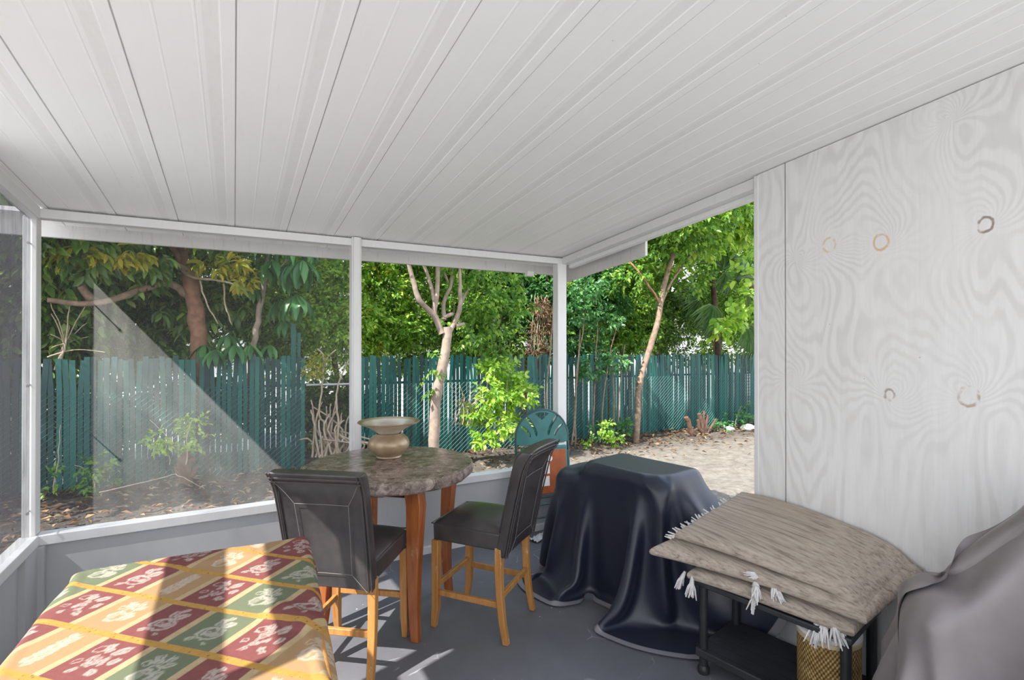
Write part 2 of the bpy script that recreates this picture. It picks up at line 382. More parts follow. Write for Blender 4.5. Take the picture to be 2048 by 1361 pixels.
STICKER = simple('white_sticker', (0.8, 0.78, 0.74), 0.6, var=0.05)
INK = simple('printed_ink', (0.1, 0.12, 0.1), 0.6)
PAPER = simple('crumpled_paper', (0.7, 0.69, 0.67), 0.9, var=0.2, sc=40)
STEEL = simple('galvanised_steel', (0.42, 0.43, 0.45), 0.42, 0.8)
def m_slat():
    t = NT('green_slats'); r = t.n('ShaderNodeNewGeometry').outputs['Random Per Island']; n = t.noise(t.map(t.world(), (9, 9, 1.2)), 3, 5, 0.7)
    cc = t.ramp(r, [(0.0, (0.001, 0.026, 0.03)), (0.5, (0.002, 0.064, 0.06)), (0.85, (0.006, 0.10, 0.086)), (1.0, (0.022, 0.13, 0.105))])
    cc = t.mix(t.math('MULTIPLY', t.step(n, 0.5, 0.8), 0.25), cc, (0.03, 0.10, 0.085))
    return t.done(t.bsdf(cc, 0.45, 0, 0.4))
SLAT = m_slat()
WIRE = simple('green_coated_wire', (0.12, 0.25, 0.23), 0.4)
def m_leaf(name, stops, trans=0.35, rough=0.4, spec=0.5):
    t = NT(name); r = t.n('ShaderNodeNewGeometry').outputs['Random Per Island']; cc = t.ramp(r, stops)
    b = t.n('ShaderNodeBsdfPrincipled'); t.set(b.inputs['Base Color'], cc); b.inputs['Roughness'].default_value = rough; b.inputs['Specular IOR Level'].default_value = spec
    tr = t.n('ShaderNodeBsdfTranslucent'); hs = t.n('ShaderNodeHueSaturation'); hs.inputs['Value'].default_value = 1.7; hs.inputs['Hue'].default_value = 0.485; t.set(hs.inputs['Color'], cc); t.t.links.new(hs.outputs[0], tr.inputs[0])
    m = t.n('ShaderNodeMixShader'); m.inputs[0].default_value = trans; t.t.links.new(b.outputs[0], m.inputs[1]); t.t.links.new(tr.outputs[0], m.inputs[2])
    return t.done(m.outputs[0])
L_DARK = m_leaf('leaf_dark', [(0, (0.03, 0.085, 0.018)), (0.6, (0.10, 0.215, 0.034)), (1, (0.25, 0.38, 0.06))], 0.4, 0.3)
L_MID = m_leaf('leaf_mid', [(0, (0.045, 0.13, 0.02)), (0.6, (0.14, 0.31, 0.04)), (1, (0.34, 0.50, 0.08))], 0.45)
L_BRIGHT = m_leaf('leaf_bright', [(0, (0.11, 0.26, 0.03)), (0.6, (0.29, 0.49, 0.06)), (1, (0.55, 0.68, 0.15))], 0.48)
L_YELLOW = m_leaf('leaf_yellow', [(0, (0.16, 0.22, 0.02)), (0.6, (0.36, 0.36, 0.035)), (1, (0.55, 0.42, 0.05))], 0.45)
L_BLUE = m_leaf('leaf_bluegreen', [(0, (0.03, 0.11, 0.03)), (0.6, (0.065, 0.2, 0.055)), (1, (0.13, 0.31, 0.09))], 0.35, 0.35)
L_BROWN = m_leaf('leaf_dry', [(0, (0.07, 0.032, 0.018)), (0.5, (0.17, 0.105, 0.058)), (1, (0.36, 0.26, 0.15))], 0.2, 0.8, 0.1)
L_PALM = m_leaf('leaf_palm', [(0, (0.05, 0.13, 0.035)), (1, (0.16, 0.27, 0.08))], 0.25, 0.4)
BARK = simple('grey_brown_bark', (0.24, 0.17, 0.12), 0.9, var=0.4, sc=14, bump=0.6, bsc=40)
BARK_PALE = simple('pale_bark', (0.30, 0.235, 0.185), 0.9, var=0.3, sc=10, bump=0.5, bsc=30)
BARK_RED = simple('red_brown_bark', (0.26, 0.135, 0.085), 0.9, var=0.4, sc=12, bump=0.6, bsc=30)
TWIG = simple('dry_twig', (0.38, 0.30, 0.22), 0.9, var=0.25, sc=10)
def m_ground():
    t = NT('yard_soil'); p = t.world(); x, y, z = t.sep(p)
    n = t.noise(p, 1.1, 5, 0.6); m = t.noise(p, 9, 7, 0.72); k = t.noise(p, 40, 5, 0.7)
    mulch = t.ramp(k, [(0.3, (0.025, 0.021, 0.019)), (0.55, (0.075, 0.063, 0.055)), (0.8, (0.17, 0.14, 0.115))])
    sand = t.ramp(m, [(0.2, (0.10, 0.085, 0.07)), (0.5, (0.215, 0.19, 0.158)), (0.75, (0.31, 0.28, 0.24))])
    a = t.math('ADD', t.math('MULTIPLY', t.math('SUBTRACT', x, 1.9), 0.45), t.math('MULTIPLY', t.math('SUBTRACT', n, 0.5), 2.6))
    near = t.step(y, 7.0, 5.9)
    msk = t.math('MULTIPLY', t.step(a, -0.1, 0.6), t.math('ADD', t.math('MULTIPLY', near, 0.75), 0.25))
    sand_patch = t.step(t.math('ADD', t.math('MULTIPLY', m, 0.7), t.math('MULTIPLY', n, 0.5)), 0.6, 0.74)  # random sandy patches within the mulch
    cc = t.mix(t.math('MAXIMUM', msk, t.math('MULTIPLY', sand_patch, 0.4)), mulch, sand)
    gr = t.math('MULTIPLY', t.step(t.noise(p, 2.3, 5, 0.7), 0.58, 0.7), t.step(k, 0.45, 0.6)); cc = t.mix(t.math('MULTIPLY', gr, 0.55), cc, (0.2, 0.26, 0.07))
    far = t.step(y, -0.5, -1.2); cc = t.mix(far, cc, (0.58, 0.56, 0.52))  # pale ground behind the camera, added to reflect light under the roof
    drive = t.step(y, 9.2, 9.8); cc = t.mix(drive, cc, (0.40, 0.39, 0.37))
    return t.done(t.bsdf(cc, 0.95, 0, 0.1, t.bump(m, 0.8, 0.03)))
GROUND = m_ground()
HOUSE = simple('white_stucco', (0.78, 0.77, 0.76), 0.9, var=0.06, bump=0.3, bsc=80)
ROOFTILE = simple('grey_shingle', (0.2, 0.2, 0.2), 0.9, var=0.3, sc=20)
ORANGE = simple('orange_plastic', (0.85, 0.16, 0.03), 0.5)
STONE = simple('pale_stone', (0.42, 0.41, 0.4), 0.9, var=0.3, sc=12, bump=0.6, bsc=30)
SCREW = simple('steel_screw', (0.35, 0.34, 0.33), 0.4, 0.8)

# ------------------------------------------------------------------ setting: patio shell
YB, XL, XR = 3.80, -0.965, 2.60          # inner faces of back, left and right sides
SL = 0.09
def cz(y): return 2.42 - SL * (y - YB)   # ceiling height at depth y
YN = -0.6                               # near edge of the roof
struct(world_box('floor', (XL - 0.12, XR + 0.12, YN - 0.1, YB + 0.10, -0.12, 0.0), FLOOR))
struct(world_box('floor_bounce_rear', (-7.0, 7.0, -9.0, YN - 0.1, -0.14, -0.01), m_white('bounce_concrete_rear', (0.30, 0.295, 0.285), 0.2, 0.9)))  # unseen slab behind the camera, added to bounce sunlight onto the ceiling
struct(world_box('floor_bounce_left', (-6.0, XL - 0.12, YN - 0.1, 3.4, -0.14, -0.02), m_white('bounce_concrete_left', (0.66, 0.65, 0.63), 0.2, 0.9)))  # pale slab left of the porch, added to bounce sun onto the ceiling
# pan ceiling: joints every 0.3128 m with two pressed ribs between them
mb = MB(); sm = MB()
prof = []
x0, x1 = XL - 0.02, 2.86
k0 = int(math.floor(x0 / 0.3128)) - 1
pts = []
for k in range(k0, k0 + 16):
    s0 = k * 0.3128 + 0.004
    pts += [(s0 - 0.0035, 0.0), (s0 - 0.003, 0.010), (s0 + 0.001, 0.010), (s0 + 0.0015, 0.002)]
    for rb in (0.100, 0.205):
        pts += [(s0 + rb - 0.005, 0.002), (s0 + rb - 0.002, 0.0006), (s0 + rb + 0.002, 0.0006), (s0 + rb + 0.005, 0.002)]
    pts += [(s0 + 0.268, 0.002), (s0 + 0.271, 0.0)]
pts = [(x, h) for x, h in pts if x0 < x < x1]
pts = [(x0, pts[0][1])] + pts + [(x1, pts[-1][1])]
YE = 4.20
vv = []; ff = []
for i, (x, h) in enumerate(pts):
    for y in (YN, YE): vv.append((x, y, cz(y) + h))
    for y in (YN, YE): vv.append((x, y, cz(y) + 0.06))
for i in range(len(pts) - 1):
    a, b = i * 4, (i + 1) * 4
    ff += [(a, a + 1, b + 1, b), (a + 2, b + 2, b + 3, a + 3), (a, b, b + 2, a + 2), (a + 1, a + 3, b + 3, b + 1)]
n = (len(pts) - 1) * 4
ff += [(0, 2, 3, 1), (n, n + 1, n + 3, n + 2)]
struct(MB().add(vv, ff).build('ceiling', CEIL))
FASCIA = m_white('weathered_fascia', (0.6, 0.59, 0.575), 0.6)
# fascia boards of the overhang (back one runs on to the left as a gutter)
f = struct(MB().box(XL - 0.75, 2.90, YE - 0.035, YE, cz(YE) - 0.075, cz(YE) + 0.075).build('trim_1', FASCIA))
struct(MB().box(XL - 0.75, XL - 0.02, YE - 0.13, YE - 0.035, cz(YE) + 0.05, cz(YE) + 0.075).build('trim_2', WHITE))
def sloped(x0, x1, y0, y1, a, b, name, mat=WHITE_CLEAN):
    """beam that follows the roof slope: from a to b below the ceiling"""
    return struct(MB().hexa([(x0, y0, cz(y0) - b), (x1, y0, cz(y0) - b), (x1, y1, cz(y1) - b), (x0, y1, cz(y1) - b)],
                            [(x0, y0, cz(y0) - a), (x1, y0, cz(y0) - a), (x1, y1, cz(y1) - a), (x0, y1, cz(y1) - a)]).build(name, mat, bevel=0.003))
struct(MB().box(XL - 0.07, XR + 0.07, YB, YB + 0.075, cz(YB) - 0.064, cz(YB + .075) - 0.0045).build('trim_3', WHITE_CLEAN, bevel=0.003))   # back beam
sloped(XL - 0.05, XL + 0.0, YN, YB, 0.004, 0.075, 'trim_4')                                  # left beam
sloped(XR, XR + 0.07, YN, YB, 0.004, 0.066, 'trim_5')                                         # right beam
sloped(XR + 0.07, XR + 0.12, 1.9, YB, 0.035, 0.095, 'trim_6', WHITE)                          # lower flange of right beam
sloped(XR + 0.22, XR + 0.245, 2.98, YE - 0.035, 0.0, 0.165, 'trim_7', FASCIA)                  # broken-off right fascia
struct(MB().box(2.43, 2.50, YE - 0.07, YE - 0.02, cz(YE) - 0.105, cz(YE) - 0.06).build('trim_8', WHITE))
# posts
lp = struct(MB().box(XL - 0.075, XL - 0.015, YB + 0.002, YB + 0.085, 0.556, cz(YB) - 0.06).build('trim_9', WHITE_CLEAN, bevel=0.003))
struct(MB().box(0.748, 0.818, YB - 0.012, YB + 0.08, 0.0, cz(YB) - 0.004).box(0.76, 0.806, YB - 0.024, YB - 0.011, 0.0, cz(YB) - 0.004).build('trim_10', WHITE_CLEAN, bevel=0.003))
struct(MB().box(2.548, 2.642, YB - 0.004, YB + 0.08, 0.0, cz(YB) - 0.06).build('trim_11', WHITE_CLEAN, bevel=0.004))
# left side posts, transom and header over the door bay (partly beside and behind the camera)
for i, y in enumerate((2.90, 1.985, 0.95, -0.55)):
    struct(MB().box(XL - 0.06, XL - 0.005, y - 0.024, y + 0.024, 0.556, cz(y) - 0.034).build('trim_%d' % (12 + i), WHITE_CLEAN))
struct(MB().box(XL - 0.055, XL - 0.015, 0.98, 1.955, 1.92, 2.09).build('trim_16', WHITE_CLEAN))
struct(MB().hexa([(XL - 0.055, 0.98, 2.28), (XL - 0.02, 0.98, 2.28), (XL - 0.02, 1.86, 2.28), (XL - 0.055, 1.86, 2.28)],
                 [(XL - 0.055, 0.98, cz(.98) - .033), (XL - 0.02, 0.98, cz(.98) - .033), (XL - 0.02, 1.86, cz(1.86) - .033), (XL - 0.055, 1.86, cz(1.86) - .033)]).build('trim_17', WHITE_CLEAN))
# knee walls with sills
struct(MB().box(XL - 0.06, XR + 0.1, YB + 0.022, YB + 0.075, 0.0, 0.51).build('wall_back', KICK))
struct(MB().box(XL - 0.015, 0.748, YB, YB + 0.09, 0.498, 0.556).box(0.818, 2.548, YB, YB + 0.09, 0.498, 0.556).build('trim_18', WHITE_CLEAN, bevel=0.004))
struct(MB().box(XL - 0.08, XL - 0.03, YN, YB, 0.0, 0.51).build('wall_left', KICK))
struct(MB().box(XL - 0.09, XL, YN, YB + 0.02, 0.498, 0.556).build('trim_19', WHITE_CLEAN, bevel=0.004))
struct(MB().box(XL + 0.0, XL + 0.03, YB - 0.03, YB + 0.0, 0.0, 0.498).box(XL - 0.03, XL + 0.0, YB - 0.21, YB - 0.0, 0.0, 0.498).build('trim_20', KICK))
struct(MB().box(XR + 0.012, XR + 0.07, YN, YB, 0.0, 0.52).build('wall_right_knee', WHITE))
struct(MB().box(XR, XR + 0.08, 1.9, YB, 0.498, 0.556).build('trim_21', WHITE_CLEAN, bevel=0.004))
tr = MB().box(XR - 0.03, XR + 0.012, YN, YB, 0.0, 0.045)
for y in (1.76, 0.9): tr.box(XR - 0.03, XR + 0.012, y - 0.03, y + 0.03, 0.045, 0.5)
struct(tr.build('baseboard_right', WHITE_CLEAN, bevel=0.003))
struct(MB().box(XL, XR, YB - 0.012, YB + 0.022, 0.0, 0.05).build('baseboard_back', WHITE))
# plywood wall: two sheets with an open joint, edge moulding
def sheet(y0, y1, name, x0=XR, x1=XR + 0.016):
    return struct(MB().hexa([(x0, y0, 0.46), (x1, y0, 0.46), (x1, y1, 0.46), (x0, y1, 0.46)],
                            [(x0, y0, cz(y0) - .003), (x1, y0, cz(y0) - .003), (x1, y1, cz(y1) - .003), (x0, y1, cz(y1) - .003)]).build(name, PLY))
sheet(YN, 1.674, 'wall_right', XR - 0.016, XR + 0.0)
sheet(1.681, 1.835, 'wall_right_strip', XR - 0.016, XR + 0.0)
struct(MB().box(XR - 0.020, XR + 0.03, 1.835, 1.862, 0.46, cz(1.86) - .004).build('trim_22', WHITE_CLEAN, bevel=0.003))
struct(MB().box(XR + 0.002, XR + 0.006, 1.66, 1.70, 0.46, 2.55).build('trim_23', simple('bare_wood_gap', (0.16, 0.07, 0.05), 0.9)))
# screens
struct(MB().add([(XL - 0.02, YB + 0.083, 0.556), (0.748, YB + 0.083, 0.556), (0.748, YB + 0.083, cz(YB) - 0.06), (XL - 0.02, YB + 0.083, cz(YB) - 0.06)], [(0, 1, 2, 3)]).build('window_1', SCREEN_BACK))
def pane(a, b, name, mat):
    struct(MB().add([(XL - 0.04, a, .556), (XL - 0.04, b, .556), (XL - 0.04, b, cz(b) - .034), (XL - 0.04, a, cz(a) - .034)], [(0, 1, 2, 3)]).build(name, mat))
pane(2.925, YB, 'window_2', SCREEN_LEFT); pane(2.005, 2.875, 'window_3', SCREEN_FINE)
# nails in the corner post and screws in the others
for (u, v) in ((60, 487), (60, 770), (60, 1022)):
    p = atY(u, v, YB)
    nb = MB().tube([p + Vector((0, 0.004, 0)), p + Vector((0.004, -0.045, -0.004))], 0.0035, 8).tube([p + Vector((0.004, -0.044, -0.004)), p + Vector((0.004, -0.048, -0.004))], 0.008, 10)
    nb.build('nail', SCREW, lp, smooth=True)

# ------------------------------------------------------------------ cloth draping (position-based, plain numpy)
def rbox(c, h, r, rz=0.0):
    c = np.array(c); h = np.array(h); ca, sa = math.cos(rz), math.sin(rz)
    M = np.array([[ca, sa, 0], [-sa, ca, 0], [0, 0, 1]])
    def fn(P):
        L = (P - c) @ M.T; sg = np.sign(L) + (L == 0); q = np.abs(L) - (h - r); mq = np.maximum(q, 0); ln = np.linalg.norm(mq, axis=-1)
        mx = q.max(-1); d = ln + np.minimum(mx, 0) - r
        g = np.where((ln > 1e-9)[..., None], mq / np.maximum(ln, 1e-9)[..., None], (q == mx[..., None]).astype(float))
        g = g * sg; g /= np.maximum(np.linalg.norm(g, axis=-1), 1e-9)[..., None]
        return d, g @ M
    return fn
def floor_c(z):
    def fn(P):
        g = np.zeros_like(P); g[..., 2] = 1; return P[..., 2] - z, g
    return fn
def wall_c(axis, val, sign):
    def fn(P):
        g = np.zeros_like(P); g[..., axis] = sign; return (P[..., axis] - val) * sign, g
    return fn
def drape(P0, cols, steps=220, iters=10, dt=0.02, mu=0.5, off=0.006, damp=0.97, bend=0.25, seed=1, top_mu=0.98, floor_mu=0.08, slack=1.0, pin=None, pinz=None):
    P = P0.copy(); n, m = P.shape[:2]; P0 = P0.copy(); P0[..., :2] *= slack; V = np.zeros_like(P); rng = np.random.RandomState(seed)
    P += rng.normal(0, 0.0015, P.shape); PI = P.copy()
    cons = []
    def mk(a, b, k):
        cons.append((a, b, np.linalg.norm(P0[b] - P0[a], axis=-1), k))
    S = slice
    for st, k in ((1, 1.0), (2, bend)):
        for ph in range(2 * st):
            lim = n - st
            ii = [i for i in range(lim) if (i % (2 * st)) == ph]
            if ii: ii = np.array(ii); mk((ii[:, None], np.arange(m)[None]), (ii[:, None] + st, np.arange(m)[None]), k)
            jj = [j for j in range(m - st) if (j % (2 * st)) == ph]
            if jj: jj = np.array(jj); mk((np.arange(n)[:, None], jj[None]), (np.arange(n)[:, None], jj[None] + st), k)
    for ph in range(2):
        ii = np.arange(ph, n - 1, 2)
        mk((ii[:, None], np.arange(m - 1)[None]), (ii[:, None] + 1, np.arange(1, m)[None]), 0.35)
        mk((ii[:, None], np.arange(1, m)[None]), (ii[:, None] + 1, np.arange(m - 1)[None]), 0.35)
    for s in range(steps):
        V[..., 2] -= 9.8 * dt; Q = P + V * dt
        for it in range(iters):
            for a, b, L, k in cons:
                d = Q[b] - Q[a]; ln = np.linalg.norm(d, axis=-1); cr = (0.5 * k * (ln - L) / np.maximum(ln, 1e-9))[..., None] * d
                Q[a] += cr; Q[b] -= cr
            if pin is not None: Q[pin, :2] = PI[pin, :2]; Q[pin, 2] = np.maximum(Q[pin, 2], pinz[pin])
            if it % 3 == 2 or it == iters - 1:
                for fn in cols:
                    d, g = fn(Q); pen = d < off
                    if pen.any():
                        Q[pen] -= ((d - off)[..., None] * g)[pen]
                        mv = Q - P; tan = mv - (mv * g).sum(-1, keepdims=True) * g
                        Q[pen] -= (np.where(g[..., 2:3] > 0.75, np.where(Q[..., 2:3] > 0.25, top_mu, floor_mu), mu) * tan)[pen]
        V = (Q - P) / dt * damp; sp = np.linalg.norm(V, axis=-1, keepdims=True); V *= np.minimum(1, 3.0 / np.maximum(sp, 1e-6)); P = Q
    return P
def resample(P, n2, m2):
    """Catmull-Rom upsampling of a grid"""
    def up(A, k):
        n = A.shape[0]; t = np.linspace(0, n - 1, k); i = np.minimum(t.astype(int), n - 2); f = (t - i).reshape(-1, *([1] * (A.ndim - 1)))
        g = lambda q: A[np.clip(q, 0, n - 1)]
        p0, p1, p2, p3 = g(i - 1), g(i), g(i + 1), g(i + 2)
        return 0.5 * (2 * p1 + (p2 - p0) * f + (2 * p0 - 5 * p1 + 4 * p2 - p3) * f ** 2 + (3 * p1 - p0 - 3 * p2 + p3) * f ** 3)
    return up(up(P, n2).swapaxes(0, 1), m2).swapaxes(0, 1)

# ------------------------------------------------------------------ fruit-pattern tablecloth on a table
TX0, TX1, TY0, TY1, TZ = -0.49, 0.222, 0.90, 2.135, 0.90; TRZ = R(-3.0)
t = thing('side_table', 'wooden table standing under the fruit-pattern tablecloth', 'table', ((TX0 + TX1) / 2, (TY0 + TY1) / 2, 0), TRZ)
hx, hy = (TX1 - TX0) / 2 - 0.01, (TY1 - TY0) / 2 - 0.01
part('tabletop', MB().box(-hx, hx, -hy, hy, TZ - 0.04, TZ - 0.004), OAK, t, bevel=0.01)
for a in (-1, 1):
    for b in (-1, 1): part('leg', MB().box(a * (hx - 0.14) - 0.025, a * (hx - 0.14) + 0.025, b * (hy - 0.14) - 0.025, b * (hy - 0.14) + 0.025, 0, TZ - 0.039), OAK, t, bevel=0.004)
hh = 0.03
gx = np.arange(TX0 - 0.24, TX1 + 0.46, hh); gy = np.arange(TY0 - 0.25, TY1 + 0.10, hh)
G = np.stack(np.meshgrid(gx, gy, indexing='ij') + [np.full((len(gx), len(gy)), TZ + 0.03)], -1)
_k = np.clip((G[..., 0] - (TX1 - 0.05)) / (gx[-1] - TX1 + 0.05), 0, 1)          # shorter overhang towards the far corner
G[..., 0] -= _k * 0.37 * np.clip((G[..., 1] - 1.55) / 0.55, 0, 1)
GT = G.copy()
tb = rbox(((TX0 + TX1) / 2, (TY0 + TY1) / 2, TZ / 2), ((TX1 - TX0) / 2, (TY1 - TY0) / 2, TZ / 2), 0.028, TRZ)
bump1 = rbox((0.14, 1.50, TZ / 2 + 0.013), (0.05, 0.10, TZ / 2), 0.034, 0.5)
bump2 = rbox((-0.10, 2.03, TZ / 2 + 0.005), (0.18, 0.05, TZ / 2), 0.02, 0.05)
PT = drape(G, [tb, bump1, bump2, floor_c(0.01), wall_c(0, XL + 0.08, 1)], steps=110, iters=8, off=0.005, mu=0.6, seed=3)
n2, m2 = int((gx[-1] - gx[0]) / 0.0034), int((gy[-1] - gy[0]) / 0.0034)
PF = resample(PT, n2, m2)
rest = resample(GT, n2, m2)[..., :2]
# wavy woven pattern: motif coverage per vertex, drawn as outline strokes inside each cell
qs = (rest[..., 0] + rest[..., 1]) * 0.70711; qq = (rest[..., 0] - rest[..., 1]) * 0.70711
SW, SS = 0.1745 * 0.872, 0.197 * 0.872
qk = (qq + 1.888 * 0.872) / SW; sk = (qs - 1.096 * 0.872) / SS
ci = np.floor(qk).astype(int); cj = np.floor(sk).astype(int)
lx = (sk - cj) - 0.5 - 0.03; ly = (qk - ci) - 0.5
lx = lx * SS / SW
motif = np.zeros(lx.shape)
def seg(ax, ay, bx, by, w_, X, Y):
    dx, dy = bx - ax, by - ay; tt = np.clip(((X - ax) * dx + (Y - ay) * dy) / (dx * dx + dy * dy + 1e-9), 0, 1)
    return np.clip(1.6 - np.hypot(X - ax - tt * dx, Y - ay - tt * dy) / w_, 0, 1)
def ring(cx, cy, r, w_, X, Y, e=1.0): return np.clip(1.6 - np.abs(np.hypot(X - cx, (Y - cy) * e) - r) / w_, 0, 1)
def disc(cx, cy, r, X, Y, e=1.0): return np.clip((r - np.hypot(X - cx, (Y - cy) * e)) / 0.012, 0, 1)
def leafm(cx, cy, a, L, X, Y):
    ca, sa = math.cos(a), math.sin(a); x = (X - cx) * ca + (Y - cy) * sa; y = -(X - cx) * sa + (Y - cy) * ca
    wv = 0.36 * L * np.sqrt(np.clip(1 - (2 * x / L) ** 2, 0, 1)) + 1e-5
    body = np.clip((wv - np.abs(y)) / 0.012, 0, 1); vein = np.clip(1.5 - np.abs(y) / 0.007, 0, 1) + np.clip(1.2 - np.abs(np.mod(x + np.abs(y), 0.06) - 0.03) / 0.006, 0, 1) * 0.8
    return body * (1 - 0.75 * np.clip(vein, 0, 1))
def mot(kind, X, Y, rg):
    M = np.zeros(X.shape)
    if kind == 0:      # grapes with leaves
        for i in range(15):
            cx = rg.uniform(-0.2, 0.16); cy = rg.uniform(-0.15, 0.15) * (1 - abs(cx) * 1.5)
            M = np.maximum(M, disc(cx, cy, 0.048, X, Y) * (1 - 0.75 * disc(cx + .004, cy, 0.026, X, Y)))
        for (cx, cy, a, L) in ((0.25, 0.14, 0.6, 0.26), (0.26, -0.12, -0.7, 0.24), (-0.26, 0.2, 2.2, 0.2), (-0.3, -0.12, 0.4, 0.16), (0.02, 0.27, 0.1, 0.2)): M = np.maximum(M, leafm(cx, cy, a, L, X, Y))
        M = np.maximum(M, ring(0.2, -0.24, 0.08, 0.010, X, Y)); M = np.maximum(M, ring(-0.12, -0.27, 0.05, 0.010, X, Y))
    elif kind == 1:    # pear
        M = np.maximum(M, ring(-0.14, -0.02, 0.15, 0.022, X, Y, 1.1)); M = np.maximum(M, ring(0.03, 0.01, 0.095, 0.02, X, Y)) * 1.0
        M = np.maximum(M, disc(-0.16, -0.07, 0.10, X, Y, 1.2) * 0.55); M = np.maximum(M, leafm(-0.1, 0.18, 0.15, 0.3, X, Y))
        for (cx, cy, a, L) in ((0.17, 0.15, 0.9, 0.2), (0.24, -0.1, -0.5, 0.24), (0.28, 0.08, 0.2, 0.16)): M = np.maximum(M, leafm(cx, cy, a, L, X, Y))
        M = np.maximum(M, seg(0.1, 0.02, 0.38, 0.03, 0.014, X, Y)); M = np.maximum(M, seg(0.15, -0.12, 0.3, -0.22, 0.012, X, Y)); M = np.maximum(M, ring(0.12, -0.2, 0.06, 0.012, X, Y))
    elif kind == 2:    # plum and bow of leaves
        M = np.maximum(M, ring(-0.12, 0.02, 0.17, 0.02, X, Y, 0.85)); M = np.maximum(M, ring(-0.07, 0.0, 0.10, 0.014, X, Y)); M = np.maximum(M, ring(-0.13, -0.06, 0.05, 0.014, X, Y))
        M = np.maximum(M, disc(-0.12, 0.1, 0.085, X, Y, 0.9) * 0.8)
        for (cx, cy, a, L) in ((0.16, 0.12, 0.5, 0.26), (0.2, -0.06, -0.2, 0.24), (0.33, 0.02, 0.4, 0.16), (-0.33, -0.18, 0.9, 0.17), (-0.38, 0.16, -0.6, 0.12)): M = np.maximum(M, leafm(cx, cy, a, L, X, Y))
    else:              # leafy sprig
        for i in range(7):
            x = -0.36 + i * 0.11; M = np.maximum(M, leafm(x, 0.07 + 0.02 * math.sin(i), 0.7, 0.17, X, Y)); M = np.maximum(M, leafm(x + .04, -0.07, -0.6, 0.17, X, Y))
        M = np.maximum(M, seg(-0.4, 0.0, 0.4, 0.01, 0.012, X, Y))
    return np.clip(M, 0, 1)
for i in range(ci.min(), ci.max() + 1):
    for j in range(cj.min(), cj.max() + 1):
        mk = (ci == i) & (cj == j)
        if mk.sum() < 30: continue
        red = (i % 2) == 0
        kind = [[0, 2], [1, 3], [2, 0], [2, 1]][i % 4][j % 2]
        rg = np.random.RandomState(abs(i * 31 + j * 7) + 5)
        wob = 0.012 * np.sin(lx[mk] * 40 + i) + 0.01 * np.sin(ly[mk] * 55 + j)
        motif[mk] = mot(kind, lx[mk] + wob, ly[mk] * 0.98 + wob * 0.8, rg)
motif *= np.clip((0.40 - np.abs(ly)) / 0.02, 0, 1)
cloth = grid_mesh('tablecloth', PF, None)
me = cloth.data
def fattr(me, name, arr):
    a = me.attributes.new(name, 'FLOAT', 'POINT'); a.data.foreach_set('value', np.ascontiguousarray(arr, np.float32).ravel())
fattr(me, 'stripe', qk); fattr(me, 'along', sk); fattr(me, 'motif', motif)
def m_tablecloth():
    t = NT('fruit_damask'); A = lambda nme: t.n('ShaderNodeAttribute', attribute_name=nme).outputs['Fac']
    q, s, mo = A('stripe'), A('along'), A('motif'); p = t.world(); nz = t.noise(p, 60, 4, 0.7)
    k = t.math('MULTIPLY', t.math('FRACT', t.math('MULTIPLY', q, 0.25)), 4.0)
    cc = t.ramp(t.math('MULTIPLY', k, 0.25), [(0.0, (0.15, 0.036, 0.04)), (0.25, (0.30, 0.18, 0.085)), (0.5, (0.15, 0.036, 0.04)), (0.75, (0.095, 0.12, 0.07))], 'CONSTANT')
    cc = t.mix(t.math('MULTIPLY', nz, 0.2), cc, (0.26, 0.2, 0.13))
    pale = t.mix(0.7, cc, (0.44, 0.40, 0.345)); cc = t.mix(t.math('MULTIPLY', mo, t.math('ADD', 0.55, t.math('MULTIPLY', nz, 0.6)), clamp=True), cc, pale)
    e = t.math('ABSOLUTE', t.math('SUBTRACT', t.math('FRACT', t.math('ADD', q, 0.5)), 0.5))
    edge = t.math('SUBTRACT', 1.0, t.step(e, 0.06, 0.08)); cc = t.mix(edge, cc, t.ramp(nz, [(0.3, (0.33, 0.235, 0.12)), (0.7, (0.385, 0.295, 0.17))]))
    f = t.math('ABSOLUTE', t.math('SUBTRACT', t.math('FRACT', t.math('ADD', s, 0.5)), 0.5))
    tape = t.math('SUBTRACT', 1.0, t.step(f, 0.055, 0.066))
    tick = t.math('LESS_THAN', t.vor(t.comb(t.math('MULTIPLY', q, 11.0), t.math('MULTIPLY', s, 10.0), 0.0), 1.0), 0.2)
    tc_ = t.mix(t.math('MULTIPLY', tick, 0.75), t.ramp(nz, [(0.3, (0.31, 0.165, 0.035)), (0.7, (0.38, 0.22, 0.055))]), (0.16, 0.07, 0.02))
    cc = t.mix(tape, cc, tc_)
    return t.done(t.bsdf(cc, 0.85, 0, 0.25, t.bump(t.noise(p, 500, 2), 0.15, 0.002)))
me.materials.append(m_tablecloth())
tag(cloth, 'fruit-pattern tablecloth in red, gold and green stripes', 'tablecloth')

# ------------------------------------------------------------------ round marble pub table
TC = (0.85, 3.12); TTOP = 0.905
tt_ = thing('round_table', 'round brown marble-top pub table on four curved wooden legs', 'table', (TC[0], TC[1], 0))
rng = np.random.RandomState(4)
N = 160; rad = 0.505
pr = [(0.0, TTOP), (rad - 0.03, TTOP), (rad - 0.008, TTOP - 0.001), (rad, TTOP - 0.008), (rad + 0.003, TTOP - 0.03), (rad - 0.001, TTOP - 0.055), (rad - 0.012, TTOP - 0.066), (0.0, TTOP - 0.066)]
jit = rng.normal(0, 1, N)
jit = (jit + np.roll(jit, 1)) * 0.5
mb = MB()
for i, (r, z) in enumerate(pr):
    for k in range(N):
        a = 2 * math.pi * k / N; j = (jit[k] * 0.0035 + rng.normal(0, 0.0022)) if 2 <= i <= 6 else 0
        mb.v.append(((r + j) * math.cos(a), (r + j) * math.sin(a), z + (rng.normal(0, 0.001) if 3 <= i <= 5 else 0)))
